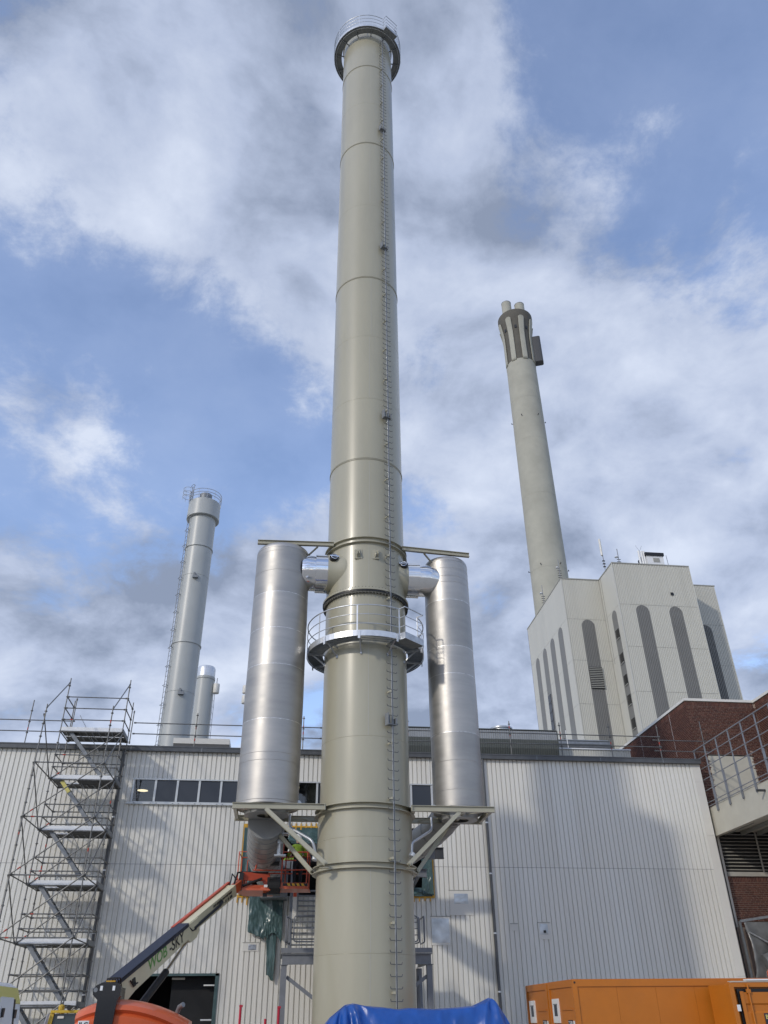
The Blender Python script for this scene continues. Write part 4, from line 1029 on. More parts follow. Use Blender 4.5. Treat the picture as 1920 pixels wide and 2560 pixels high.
m_ = MB(); m_.box(40.62, 65.4, 105.8, 124.7, 0, BH-0.3); m_.box(46.72, 58.5, 100.12, 105.85, 0, BH-0.3); m_.part('core', M['joint_grey'], bh)
m_ = MB(); m_.box(65.4, 65.5, 105.8, 124.8, 0, BH); m_.box(40.5, 65.5, 124.7, 124.8, 0, BH); m_.box(58.5, 58.6, 100.02, 105.6, 0, BH); m_.part('rear_walls', M['facade_flat'], bh)
m_ = MB(); m_.box(40.44, 46.54, 105.58, 124.86, BH, BH+0.16); m_.box(46.54, 58.66, 99.94, 124.86, BH, BH+0.17); m_.box(58.66, 65.56, 105.69, 124.86, BH, BH+0.16); m_.part('roof_edge', M['joint_grey'], bh)
def arch_top(xc, w, z): return lambda x: z-w+math.sqrt(max(0, w*w-(x-xc)**2))
def arch(xc, w, y, top=52.2, flip=None, ribbed=True):
    m_ = MB()
    if ribbed:
        pts = []
        ribs(m_, xc-w, xc+w, 0, top, y-0.03, 0.25, 0.085, 0.08, flip, arch_top(xc, w, top))
        m_.v = [v for v in m_.v]
        o = m_.part('dark_arch', M['facade_dark'], bh)
    else:
        pts = [(xc-w, 0), (xc+w, 0)]+[(xc+w*math.cos(a), top-w+w*math.sin(a)) for a in [math.pi*i/16 for i in range(17)]]
        m_.prism([(y-0.03, u, z) for u, z in pts], (0.05, 0, 0)) if flip else m_.prism([(u, y-0.03, z) for u, z in pts], (0, 0.05, 0))
        o = m_.part('dark_arch', M['facade_dark'], bh)
    return o
arch(49.95, 0.98, 100.0); arch(55.0, 0.98, 100.0); a_o = arch(43.75, 1.0, 105.65); arch(62.3, 1.0, 105.75)
for yc in (109.0, 113.15, 117.25, 121.35): arch(yc, 1.0, 40.5, 52.2, True, False)
bs = arch(102.35, 0.85, 46.6, 52.2, True, False)
m_ = MB(); m_.box(42.78, 44.75, 105.50, 105.56, 41.4, 44.65); vo = m_.part('vent_grille', M['black'], a_o)
for k in range(12): MB().beam((42.78, 105.47, 41.55+k*0.265), (44.75, 105.47, 41.55+k*0.265), 0.09, 0.10).part('vent_slat', M['joint_grey'], vo)
for z in (47.8, 44.1, 40.9, 38.0, 34.7, 31.4):
    m_ = MB(); m_.box(46.50, 46.56, 101.65, 102.75, z, z+1.35); o = m_.part('window', M['black_gloss'], bs); MB().box(46.46, 46.5, 101.6, 102.8, z-0.12, z-0.01).part('sill', M['joint_grey'], o)
for z0 in (39.0, 40.4, 41.8, 43.2): MB().box(40.40, 40.45, 116.75, 118.1, z0, z0+1.3).part('window', M['black_gloss'], bh)
MB().box(40.40, 40.45, 113.0, 113.6, 33.2, 36.4).part('window', M['concrete_dark'], bh)
m_ = MB(); m_.box(54.78, 55.22, 99.9, 99.96, 54.0, 54.45); m_.part('small_vent', M['black'], bh)
for (x0, x1, y) in ((40.48, 40.62, 105.60), (46.5, 46.64, 99.96), (58.56, 58.66, 99.96)): MB().box(x0, x1, y, y+0.05, 0, BH).part('corner_trim', M['facade_flat'], bh)
MB().box(46.56, 46.62, 104.9, 105.0, 45, BH).part('roof_drain', M['joint_grey'], bh)
o = thing('roof_cabin', (55.2, 104, BH+0.17), 'small white roof cabin with dark eaves on top of the boiler house', 'cabin')
MB().box(53.6, 56.3, 102.5, 105, BH+0.17, BH+3.1).part('cabin_wall', M['white_paint'], o); MB().box(53.4, 56.4, 102.3, 105.2, BH+3.1, BH+3.6).part('cabin_roof', M['black'], o)
MB().box(54.6, 55.6, 102.43, 102.49, BH+2.0, BH+2.7).part('cabin_window', M['joint_grey'], o)
def antenna(x, y, z, h, kind, lab):
    o = thing('roof_antenna', (x, y, z), lab, 'antenna', 'antennas on the boiler house roof')
    MB().tube((x, y, z), (x, y, z+h), 0.06, 6).part('mast', M['grey_steel'], o)
    if kind == 'panel':
        for dx in (0, 0.45, 0.8): MB().tube((x+dx, y-0.2, z+0.9), (x+dx, y-0.2, z+h-0.1), 0.17, 10).part('antenna_panel', M['white_paint'], o, 50)
        MB().tube((x-0.1, y-0.1, z+0.7), (x+0.9, y-0.1, z+0.7), 0.05, 6).part('cross_arm', M['grey_steel'], o)
        for s_ in (-0.5, 0.5): MB().tube((x+0.3, y, z+h), (x+0.3+s_, y, z+h+1.0), 0.02, 4).part('whip', M['grey_steel'], o)
    elif kind == 'stick':
        MB().tube((x-0.15, y-0.1, z+h*0.45), (x-0.15, y-0.1, z+h), 0.17, 10).part('antenna_panel', M['flashing'], o, 50)
        for k in range(3): MB().box(x-0.2, x+0.2, y-0.1, y+0.1, z+0.4+k*0.5, z+0.5+k*0.5).part('clamp', M['black'], o)
    else:
        for k in range(5): MB().box(x-0.3, x+0.3, y-0.05, y+0.05, z+0.5+k*0.4, z+0.56+k*0.4).part('yagi_element', M['black'], o)
        MB().lathe((x-0.3, y), [(0.02, z+h*0.6), (0.3, z+h*0.6+0.1), (0.02, z+h*0.6+0.4)], 12).part('dish', M['white_paint'], o)
antenna(46.3, 102, BH, 5.2, 'stick', 'grey stick antenna at the left front corner of the boiler house top')
antenna(49.0, 102.5, BH, 4.0, 'yagi', 'dark comb-like antenna left of the white panel antennas on the boiler house')
antenna(52.6, 103, BH, 4.1, 'panel', 'cluster of white panel antennas beside the white roof cabin')
antenna(39.8+1.2, 107, BH, 4.2, 'yagi', 'antenna at the near left roof corner of the boiler house, before the concrete chimney')
antenna(41.0, 116, BH, 4.2, 'yagi', 'antenna halfway along the left roof edge of the boiler house, before the concrete chimney')
antenna(62.5, 108, BH, 4.8, 'yagi', 'thin antenna on the lower right wing of the boiler house')
o = thing('roof_antenna', (57.2, 103, BH), 'single whip antenna at the right end of the boiler house main roof', 'antenna', 'antennas on the boiler house roof'); MB().tube((57.2, 103, BH), (57.1, 103, BH+3.6), 0.04, 5).part('whip', M['grey_steel'], o)

# ------------------------------------------------------------------ concrete chimney
cc = at_b(20.15, 150)
ck = thing('concrete_chimney', (*cc, 0), 'tall tapering concrete chimney with flared dark head and two flues, behind the boiler house', 'chimney')
def crad(z): return 4.16-(z/136.0)*0.66
zs_ = [0, 20, 40, 60, 79, 97, 112, 124, 136]
for a, b in zip(zs_, zs_[1:]):
    MB().lathe(cc, [(crad(a)-0.03, a), (crad(a), a+0.05), (crad(b), b-0.05), (crad(b)-0.03, b)], 72).part('shaft_lift', M['concrete'], ck, 8)
prof = [(3.39, 135.5), (3.37, 143.0), (3.44, 145), (3.62, 146.5), (3.92, 148.3), (4.18, 149.8), (4.28, 151.0), (4.28, 151.8), (3.9, 151.9), (0.05, 151.9)]
MB().lathe(cc, prof, 72).part('flared_head', M['concrete_dark'], ck, 40)
def hr_(z):
    for (r_a, z_a), (r_b, z_b) in zip(prof, prof[1:]):
        if z_a <= z <= z_b: return r_a+(r_b-r_a)*(z-z_a)/max(1e-6, z_b-z_a)
    return 4.28
ca = math.atan2(-cc[1], -cc[0])
for i in range(8):
    am = ca+R(22.5)+i*R(45); hw = R(9.9); m_ = MB(); vs = []; fs = []
    nz2 = 26; nu2 = 8; zt = 149.6
    for j in range(nz2+1):
        z = 135.7+(zt-135.7)*(1-(1-j/nz2)**1.6)
        hww = hw*(1.0-0.0*j/nz2)
        arc_h = 0.62
        if z > zt-arc_h: hww = hw*math.sqrt(max(0.0, 1-((z-(zt-arc_h))/arc_h)**2))
        for k in range(nu2+1):
            a = am-hww+2*hww*k/nu2; rr_ = hr_(min(z, 151.7))+0.11
            vs.append((cc[0]+rr_*math.cos(a), cc[1]+rr_*math.sin(a), z))
    for j in range(nz2):
        for k in range(nu2): p = j*(nu2+1)+k; fs.append((p, p+1, p+nu2+2, p+nu2+1))
    m_.add(vs, fs); o = m_.part('pilaster', M['concrete'], ck, 60); sd = o.modifiers.new('thickness', 'SOLIDIFY'); sd.thickness = 0.16; sd.offset = -1
    a = am+R(22.5); p = Vector((cc[0]+3.45*math.cos(a), cc[1]+3.45*math.sin(a), 146.6)); d = Vector((math.cos(a), math.sin(a), 0)); tt = Vector((-d.y, d.x, 0))
    MB().obox(p+d*0.12, tt*0.28, d*0.12, (0, 0, 0.6)).part('opening', M['black'], ck)
rgt = Vector((math.cos(R(20.15)), -math.sin(R(20.15)), 0)); fwd = Vector((math.sin(R(20.15)), math.cos(R(20.15)), 0))
for s_, h in ((-1, 158.0), (1, 157.3)):
    p = Vector((cc[0], cc[1], 0))+rgt*1.62*s_+fwd*0.3*s_
    o = MB().lathe((p.x, p.y), [(1.22, 151.5), (1.22, h), (1.12, h), (1.1, h-3)], 40).part('flue', M['concrete'], ck, 40)
    MB().lathe((p.x, p.y), [(1.24, h-0.12), (1.26, h+0.05), (1.12, h+0.06)], 40).part('flue_rim', M['galv_dull'], o, 40)
    MB().lathe((p.x, p.y), [(0.02, h-1.5), (1.11, h-1.5)], 24).part('flue_throat', M['black'], o)
p = Vector((cc[0], cc[1], 0))+rgt*4.35-fwd*0.2
m_ = MB(); hx, hy, rr_ = 1.15, 0.9, 0.45; poly = []
for (sx, sy, a0) in ((1, 1, 0), (-1, 1, 90), (-1, -1, 180), (1, -1, 270)):
    for k in range(6): a = R(a0+18*k); poly.append(p+rgt*(sx*(hx-rr_)+rr_*math.cos(a))+fwd*(sy*(hy-rr_)+rr_*math.sin(a))+Vector((0, 0, 136.2)))
m_.prism(poly, (0, 0, 8.2)); m_.part('side_enclosure', M['beam_dark'], ck, 40)
for z in (79.5, 118.5):
    for da in (-40, 20, -100, 80):
        a = ca-R(da); rz = crad(z)
        m_ = MB(); b0 = Vector((cc[0]+rz*math.cos(a), cc[1]+rz*math.sin(a), z)); d = Vector((math.cos(a), math.sin(a), 0)); m_.beam(b0, b0+d*0.4, 0.12, 0.06); m_.tube(b0+d*0.3, b0+d*0.3+Vector((0, 0, 0.28)), 0.09, 8); m_.part('warning_light', M['black'], ck)

# ------------------------------------------------------------------ brick building on the right
bk = thing('brick_building', (24, 42, 0), 'dark red brick building with light coping on the right edge behind the concrete landing', 'building')
BX, BYf, BT = 20.08, 37.62, 15.32
m_ = MB(); m_.box(BX+0.02, 23.8, BYf+0.02, 48.4, 0, BT-0.02); m_.box(23.82, 30, 30.6, 48.4, 0, BT-0.02); m_.part('masonry_core', M['mortar'], bk)
BL, BHh, BD, JT = 0.219, 0.056, 0.03, 0.020
CL, CH = BL+JT, BHh+JT
def brick_mesh(w, h, d, mi, flip=False):
    m_ = MB(); e_ = 0.004
    f = [(-w/2, 0, -h/2), (w/2, 0, -h/2), (w/2, 0, h/2), (-w/2, 0, h/2)]
    fr = [(-w/2+e_, -d, -h/2+e_), (w/2-e_, -d, -h/2+e_), (w/2-e_, -d, h/2-e_), (-w/2+e_, -d, h/2-e_)]
    vs = f+fr
    if flip: vs = [(y, -x, z) for x, y, z in vs]
    m_.add(vs, [(4, 5, 6, 7), (0, 1, 5, 4), (1, 2, 6, 5), (2, 3, 7, 6), (3, 0, 4, 7)])
    return m_, BRICKM[mi]
shared = {}
def brick_me(kind, mi, flip=False):
    k = (kind, mi, flip)
    if k not in shared:
        w, h = {'str': (BL, BHh), 'half': (BL/2-JT/2, BHh), 'sol': (BHh, BL)}[kind]
        m_, mm = brick_mesh(w, h, 0.012, mi, flip); shared[k] = m_.mesh('brick', mm)
    return shared[k]
rb = random.Random(21)
places = []    # (kind, u, z, plane)
def field(u0, u1, z0, z1, plane, skip=()):
    nr_ = int((z1-z0)/CH+0.5); z0 = z1-nr_*CH
    for j in range(nr_):
        z = z0+(j+0.5)*CH; off = [0, CL*0.5, CL*0.25, CL*0.75][j % 4]
        u = u0-off
        while u < u1:
            a, b = max(u, u0), min(u+BL, u1); w = b-a
            if w > 0.025:
                uc = (a+b)/2
                if not any(s[0] < uc < s[1] and s[2] < z < s[3] for s in skip): places.append(('str', uc, z, plane, w/BL))
            u += CL
def soldiers(u0, u1, z, plane):
    u = u0+CH/2
    while u < u1-CH/2: places.append(('sol', u, z, plane, 1.0)); u += CH
SO = BL/2+JT/2
field(20.30, 23.78, 5.0, 6.82, 'front'); soldiers(20.30, 23.78, 6.82+SO, 'front')
field(20.08, 23.78, 9.05, 15.06, 'front', ((20.66, 22.98, 10.3, 12.85),)); soldiers(20.08, 23.78, 15.06+SO, 'front'); soldiers(20.66, 22.98, 12.62+SO, 'front')
field(37.60, 48.3, 12.15, 15.06, 'side'); soldiers(37.60, 48.3, 15.06+SO, 'side')
field(34.2, 37.6, 9.6, 15.06, 'near'); soldiers(34.2, 37.6, 15.06+SO, 'near')
def depth(p):
    kind, u, z, pl, sc_ = p
    return (0 if pl == 'front' and z < 7.2 else 1 if pl == 'near' else 2 if pl == 'front' else 3, z)
places.sort(key=depth)
big = {}
for i, (kind, u, z, pl, sc_) in enumerate(places):
    mi = rb.choice((0, 0, 1, 1, 2, 3, 4)); jit = rb.uniform(-0.003, 0.003)
    if pl == 'front': loc, fl = (u, BYf+jit, z), False
    elif pl == 'side': loc, fl = (BX+jit, u, z), True
    else: loc, fl = (23.8+jit, u, z), True
    if i < 300: piece('brick', brick_me(kind, mi, fl), bk, loc, None, (1, sc_, 1) if fl else (sc_, 1, 1))
    else:
        w, h = {'str': (BL, BHh), 'half': (BL/2-JT/2, BHh), 'sol': (BHh, BL)}[kind]
        q, _ = brick_mesh(w*sc_, h, 0.012, mi, fl)
        big.setdefault(mi, MB()).add([(v[0]+loc[0], v[1]+loc[1], v[2]+loc[2]) for v in q.v], q.f)
for mi, m_ in big.items():
    o = m_.part('brickwork', BRICKM[mi], bk); o['kind'] = 'stuff'
m_ = MB(); m_.box(BX-0.06, 23.74, BYf-0.06, BYf+0.3, BT, BT+0.13); m_.box(BX-0.06, BX+0.3, BYf+0.3, 48.4, BT, BT+0.13); m_.box(23.74, 24.1, 30.6, BYf+0.3, BT+0.002, BT+0.132); m_.part('coping', M['flashing'], bk)
MB().box(20.30, 23.78, BYf-0.09, BYf-0.015, 7.07, 7.25).part('louver_sill', M['louver'], bk)
lo = MB().box(20.32, 23.78, BYf+0.012, BYf+0.018, 7.25, 9.0).part('louver_frame', M['black'], bk)
for k in range(11):
    z = 7.36+k*0.152
    MB().obox((22.05, BYf-0.01, z), (1.72, 0, 0), (0, 0.05, 0.026), (0, -0.004, 0.007)).part('louver_slat', M['louver'], lo)
MB().box(22.05, 22.12, BYf-0.09, BYf-0.06, 7.26, 9.0).part('louver_mullion', M['louver'], lo)
MB().box(20.10, 20.30, BYf-0.01, BYf+0.02, 5.0, 9.0).part('corner_strip', M['flashing'], bk)
MB().box(20.66, 22.98, BYf-0.012, BYf+0.018, 10.3, 12.55).part('infill_panel', M['render_cream'], bk)
MB().box(20.60, 23.05, BYf-0.02, BYf+0.01, 12.553, 12.60).part('panel_lintel', M['black'], bk)
for (y, w_) in ((39.6, 0.012), (43.5, 0.012)): MB().box(BX-0.014, BX-0.004, y, y+w_, 12.1, BT-0.05).part('movement_joint', M['white_paint'], bk)
wn_ = MB().box(23.70, 23.79, 33.6, 34.9, 12.0, 12.9).part('window', M['white_paint'], bk); MB().box(23.68, 23.70, 33.75, 34.75, 12.1, 12.8).part('pane', M['window_pane'], wn_)
MB().tube((20.05, 37.35, 0), (20.02, 37.35, 9.9), 0.022, 8).part('hanging_cable', M['black'], bk)
MB().box(20.98, 21.5, 41.98, 42.0, 12.1, 12.5).part('side_vent', M['joint_grey'], bk)

ld_t = thing('concrete_landing', (21, 35, 8.7), 'cream concrete landing slab with tall grey steel railing, right of the hall wall', 'landing')
m_ = MB(); m_.prism([(19.93, 37.45, 8.72), (19.93, 26.5, 8.72), (19.93, 26.5, 9.98), (19.93, 37.45, 9.98)], (0.22, 0, 0)); m_.part('edge_beam', M['render_cream'], ld_t)
MB().box(20.15, 23.75, 26.5, 37.5, 8.98, 9.3).part('slab', M['render_cream'], ld_t)
MB().box(19.95, 20.10, 36.75, 37.35, 8.85, 9.5).part('plaster_patch', M['flashing'], ld_t)
MB().box(20.15, 23.7, 30.5, 30.8, 8.35, 8.98).part('downstand_beam', M['render_cream'], ld_t)
for k in range(4): MB().box(20.5+k*0.8, 20.56+k*0.8, 34.8, 37.4, 8.80, 8.97).part('slab_rib', M['joint_grey'], ld_t)
rl = thing('steel_railing', (19.85, 33, 9.7), 'tall grey flat-bar railing with six rails on the concrete landing', 'railing')
yy = [37.42, 36.35, 35.18, 34.0, 32.83, 31.63, 30.43, 29.2, 28.0]
for y in yy:
    m_ = MB(); m_.box(19.84, 19.90, y-0.012, y+0.012, 9.66, 12.70); m_.box(19.815, 19.925, y-0.045, y-0.013, 9.70, 11.2)
    m_.part('railing_post', M['grey_steel'], rl)
for k, z in enumerate((10.02, 10.18, 10.72, 11.22, 11.72, 12.22)): MB().beam((19.87, 37.5, z), (19.87, 27.5, z), 0.03, 0.03).part('rail', M['grey_steel'], rl)
MB().beam((19.87, 37.6, 12.70), (19.87, 27.5, 12.70), 0.05, 0.035).part('top_rail', M['grey_steel'], rl)
MB().tube((19.95, 32.3, 9.62), (19.55, 32.3, 9.62), 0.05, 10).part('spout', M['beam_dark'], rl, 40)
cn = thing('sheeted_canopy', (21.5, 35, 3), 'grey plastic-sheeted canopy with slanting tube below the brick wall at the right edge', 'canopy')
cloth(drape(20.25, 24.5, 2.2, 5.15, 37.3, 0.55, 31, nu=30, nv=30, folds=2), cn, 'film_sheet', M['film_grey'])
m_ = MB(); m_.beam((20.2, 37.2, 5.2), (24.5, 36.5, 5.75), 0.10, 0.10); m_.beam((20.2, 37.25, 0), (20.2, 37.25, 5.2), 0.09, 0.09); m_.part('canopy_frame', M['galv_dull'], cn)
MB().tube((20.35, 36.9, 4.75), (22.6, 36.2, 3.3), 0.035, 8).part('slanting_tube', M['galvanised'], cn)
MB().tube((20.6, 36.6, 3.6), (23.5, 36.3, 4.6), 0.28, 16).part('sheeted_pipe', M['film_grey'], cn, 50)
for (x, z) in ((22.15, 4.6), (22.25, 4.25)): MB().box(x, x+0.7, 36.3, 36.5, z, z+0.32).part('white_box', M['flashing'], cn)
MB().box(20.6, 24, 36.4, 37, 2.3, 2.55).part('ledge', M['galv_dull'], cn)

# ------------------------------------------------------------------ grey steel stair platform behind the stack
st = thing('steel_stair_platform', (2.9, 33.5, 0), 'dark grey steel access platform with stair and railings directly behind the stack', 'platform')
for x in (0.33, 5.58):
    for y in (33.0, 35.4): MB().ibeam((x, y, 0), (x, y, 3.36), 0.2, 0.2, 0.015, (0, 1, 0)).part('column', M['grey_steel'], st)
    MB().box(x-0.14, x+0.14, 32.86, 33.14, 3.362, 3.38).part('cap_plate', M['grey_steel'], st)
    s_ = 1 if x < 2 else -1
    MB().beam((x+s_*0.1, 33.0, 3.0), (x+s_*1.3, 33.0, 2.2), 0.02, 0.12).part('knee_brace', M['grey_steel'], st)
    MB().beam((x+s_*0.1, 33.5, 0.2), (x, 35.3, 3.1), 0.08, 0.08).part('side_brace', M['grey_steel'], st)
    MB().ibeam((x, 33.14, 3.55), (x, 35.6, 3.55), 0.14, 0.30, 0.014).part('side_beam', M['grey_steel'], st)
MB().ibeam((0.25, 33.0, 3.54), (5.66, 33.0, 3.54), 0.14, 0.32, 0.014).part('front_beam', M['grey_steel'], st)
MB().box(0.2, 5.7, 32.93, 35.6, 3.705, 3.735).part('deck', M['galv_dull'], st)
MB().box(0.2, 5.7, 32.90, 32.915, 3.74, 3.90).part('toe_board', M['grey_steel'], st)
def rail_frame(pts, parent, levels=4):
    """handrail bent round at its ends, with inner bars"""
    (x0, y0), (x1, y1) = pts
    m_ = MB(); zt, zb_ = 4.95, 4.10
    def P(u, z): return (x0+(x1-x0)*u, y0+(y1-y0)*u, z)
    e2 = 0.10/max(0.3, math.hypot(x1-x0, y1-y0))
    loop = [P(e2, zt), P(1-e2, zt), P(1-e2*0.3, zt-0.03), P(1, zt-0.1), P(1, zb_+0.1), P(1-e2*0.3, zb_+0.03), P(1-e2, zb_), P(e2, zb_), P(e2*0.3, zb_+0.03), P(0, zb_+0.1), P(0, zt-0.1), P(e2*0.3, zt-0.03)]
    m_.path(loop, 0.024, 8, True)
    return m_.part('handrail', M['grey_steel'], parent, 50)
rail_frame(((0.62, 32.95), (5.2, 32.95)), st)
for z in (4.32, 4.53, 4.74): MB().tube((0.64, 32.97, z), (5.2, 32.97, z), 0.018, 6).part('rail', M['grey_steel'], st)
for x in (0.84, 2.2, 3.6, 4.9): MB().beam((x, 32.97, 3.74), (x, 32.97, 4.95), 0.04, 0.02).part('rail_post', M['grey_steel'], st)
for (x, y0) in ((0.34, 33.0), (5.45, 33.0)):
    rail_frame(((x, y0), (x+0.02, y0+1.2)), st)
    for dy in (0.2, 1.0): MB().beam((x, y0+dy, 3.74), (x, y0+dy, 4.95), 0.04, 0.02).part('rail_post', M['grey_steel'], st)
    rail_frame(((x-0.15 if x > 2 else x+0.05, 33.3), (x-0.3 if x > 2 else x+0.18, 34.2)), st)
fl2 = MB(); fl2.beam((0.55, 33.6, 3.75), (0.55, 36.4, 6.3), 0.03, 0.25); fl2.beam((1.55, 33.6, 3.75), (1.55, 36.4, 6.3), 0.03, 0.25); fo = fl2.part('stair_flight', M['grey_steel'], st)
for k in range(12): u = (k+0.5)/12; MB().box(0.57, 2.6, 33.6+2.8*u-0.12, 33.6+2.8*u+0.12, 3.75+2.55*u-0.02, 3.75+2.55*u+0.02).part('tread', M['galv_dull'], fo)
MB().beam((0.5, 35.4, 3.7), (0.5, 35.4, 7.2), 0.1, 0.1).part('tall_post', M['grey_steel'], st)
MB().beam((0.72, 33.2, 4.9), (0.72, 33.2, 6.0), 0.09, 0.06).part('tall_post', M['galv_dull'], st)
MB().box(0.55, 0.70, 34.0, 34.05, 4.95, 6.05).part('notice_board', M['flashing'], st); MB().box(0.56, 0.69, 33.985, 33.998, 5.7, 6.0).part('red_marker', M['lift_red'], st)

# ------------------------------------------------------------------ boom lift
lift = thing('boom_lift', (-3.6, 23.5, 0), 'orange boom lift with cream telescopic arm raised to the wall opening', 'boom lift')
bp0 = Vector((-4.12, 24.3, 2.30)); bp1 = Vector((-1.55, 30.0, 5.40))
bd = (bp1-bp0).normalized(); bsid = bd.cross(Vector((0, 0, 1))).normalized(); bup = bsid.cross(bd).normalized()
def bpt(t_, s_=0, u=0): return bp0+(bp1-bp0)*t_+bsid*s_+bup*u
m_ = MB()
m_.prism([bpt(-0.02, -0.17, -0.05), bpt(0.04, -0.17, -0.42), bpt(0.12, -0.17, -0.32), bpt(0.52, -0.17, -0.21), bpt(0.54, -0.17, -0.34), bpt(0.59, -0.17, -0.34), bpt(0.62, -0.17, -0.21), bpt(0.62, -0.17, 0.17), bpt(-0.02, -0.17, 0.17)], bsid*0.34)
base_boom = m_.part('base_boom', M['lift_cream'], lift)
m_ = MB(); m_.obox(bpt(0.25, 0, 0.205), bd*1.98, bsid*0.20, bup*0.03); m_.obox(bpt(0.25, 0.188, 0.185), bd*1.98, bsid*0.012, bup*0.05); m_.part('boom_cover', M['lift_navy'], base_boom)
m_ = MB(); m_.obox(bpt(0.74, 0, 0.02), bd*(6.95*0.255), bsid*0.14, bup*0.165); m_.obox(bpt(0.985, 0, 0.02), bd*0.07, bsid*0.155, bup*0.18)
mid_boom = m_.part('mid_boom', M['lift_cream'], lift)
m_ = MB(); m_.obox(bpt(0.76, -0.20, 0.17), bd*(6.95*0.265), bsid*0.05, bup*0.075); m_.obox(bpt(0.52, -0.2, 0.16), bd*0.25, bsid*0.06, bup*0.04); m_.part('carrier_tray', M['lift_red'], mid_boom)
m_ = MB(); m_.obox(bpt(1.05, 0, 0.02), bd*0.42, bsid*0.105, bup*0.14); fly = m_.part('fly_boom', M['lift_orange'], lift)
m_ = MB(); m_.path([bpt(0.54, 0.15, 0.12), bpt(0.56, 0.19, -0.06), bpt(0.59, 0.19, -0.09)], 0.018, 6); m_.tube(bpt(0.58, 0.165, -0.05), bpt(0.82, 0.155, -0.02), 0.045, 8); m_.tube(bpt(0.82, 0.155, -0.02), bpt(0.85, 0.15, 0.04), 0.05, 8); m_.part('hose_guard', M['black'], mid_boom)
m_ = MB(); m_.tube(bpt(0.56, 0, -0.32), bpt(0.34, 0.05, -0.62), 0.05, 12); rod = m_.part('lift_cylinder_rod', M['chrome'], lift, 40)
m_ = MB(); m_.tube(bpt(0.36, 0.05, -0.60), bpt(0.02, 0.10, -1.0), 0.10, 14); m_.part('lift_cylinder', M['black'], lift, 40)
m_ = MB(); m_.obox(bpt(0.115, 0.185, -0.10), bd*0.06, bsid*0.015, bup*0.10); m_.path([bpt(0.09, 0.2, 0.02), bpt(0.10, 0.22, -0.13), bpt(0.13, 0.22, -0.16)], 0.02, 6); m_.part('valve_block', M['black'], base_boom)
# lettering on the right-hand side of the arm
def boom_text(body, size, m, t_, u, parent, sh=0.0, sp=0.175): return text_part(body, size, m, parent, bpt(t_, sp, u), bd, bup, 'lettering', sh, 0.002, 0.004)
boom_text('WOB', 0.40, M['text_green'], 0.215, -0.14, base_boom, 0.12)
boom_text('-SKY', 0.40, M['black'], 0.372, -0.14, base_boom, 0.12)
boom_text('Arbeitsbühnenvermietung', 0.125, M['black'], 0.765, 0.05, mid_boom, 0.1, 0.145)
boom_text('Telefon: 05363 - 81 85 580', 0.125, M['black'], 0.755, -0.085, mid_boom, 0.1, 0.145)
# turret, engine hood and counterweight
def hood_z(u): return 2.13-0.10*abs(2*u)**2.2
hx0, hx1 = -4.75, -2.05
vs = []; fs = []; nu2 = 30
prof2 = lambda zt: [(23.35, 0.9), (23.22, 1.25), (23.20, zt-0.33), (23.27, zt-0.27), (23.18, zt-0.20), (23.22, zt-0.10), (23.40, zt-0.02), (23.75, zt+0.02), (24.6, zt+0.0), (25.0, zt-0.25), (25.0, 0.9)]
for i in range(nu2+1):
    u = i/nu2; x = hx0+(hx1-hx0)*u
    edge = abs(2*u-0.75)/1.25 if u > 0.375 else abs(2*u-0.75)/0.75
    zt = 2.14-0.46*edge**2.0*(1.0 if u > 0.375 else 0.42)
    back = 0.75*max(0, edge-0.15)**2
    for (y, z) in prof2(zt): vs.append((x, min(25.0, y+back), z))
k = 11
for i in range(nu2):
    for j in range(k): fs.append((i*k+j, (i+1)*k+j, (i+1)*k+(j+1) % k, i*k+(j+1) % k))
fs += [tuple(range(k)), tuple(nu2*k+j for j in range(k))]
m_ = MB(); m_.add(vs, fs); hood = m_.part('engine_hood', M['lift_orange'], lift, 40)
m_ = MB(); m_.prism([(-4.19, 23.10, 0.9), (-3.80, 23.10, 0.9), (-3.72, 23.10, 2.12), (-3.66, 23.10, 2.22), (-3.66, 23.10, 2.40), (-3.78, 23.10, 2.50), (-4.12, 23.10, 2.50), (-4.25, 23.10, 2.44), (-4.32, 23.10, 2.36), (-4.30, 23.10, 2.24), (-4.18, 23.10, 2.14)], (0, 0.22, 0))
m_.box(-4.15, -3.78, 23.3, 24.6, 1.9, 2.42); tur = m_.part('turntable_frame', M['black_gloss'], lift)
MB().tube((-4.25, 23.09, 2.345), (-4.25, 23.10, 2.345), 0.05, 14).part('end_disc', M['galv_dull'], tur)
for x in (-4.15, -3.86): MB().box(x, x+0.06, 23.085, 23.098, 2.33, 2.43).part('reflector', M['white_paint'], tur)
MB().beam((-4.06, 23.25, 2.53), (-3.84, 23.25, 2.53), 0.03, 0.03).part('warning_strip', M['tape_yellow'], tur)
for k in range(4): MB().path([(-4.05+k*0.06, 23.3, 2.40), (-4.05+k*0.06, 23.28, 2.58), (-3.98+k*0.06, 23.6, 2.62), (-3.95+k*0.06, 23.9, 2.4)], 0.016, 6).part('hydraulic_hose', M['black'], tur)
MB().box(-4.55, -4.30, 23.16, 23.20, 1.55, 1.72).part('decal_plate', M['white_paint'], hood)
text_part('JLG', 0.15, M['black'], hood, (-4.53, 23.155, 1.585), (1, 0, 0), (0, 0, 1), bold=0.003)
m_ = MB(); m_.path([(-2.42, 24.6, 1.5), (-2.42, 24.6, 1.85), (-2.36, 24.5, 2.0), (-2.26, 24.4, 2.05)], 0.06, 10); m_.part('exhaust_pipe', M['galv_dull'], lift, 50)
m_ = MB(); m_.box(-4.5, -2.7, 22.9, 26.6, 0.55, 0.9); m_.part('chassis', M['lift_orange'], lift)
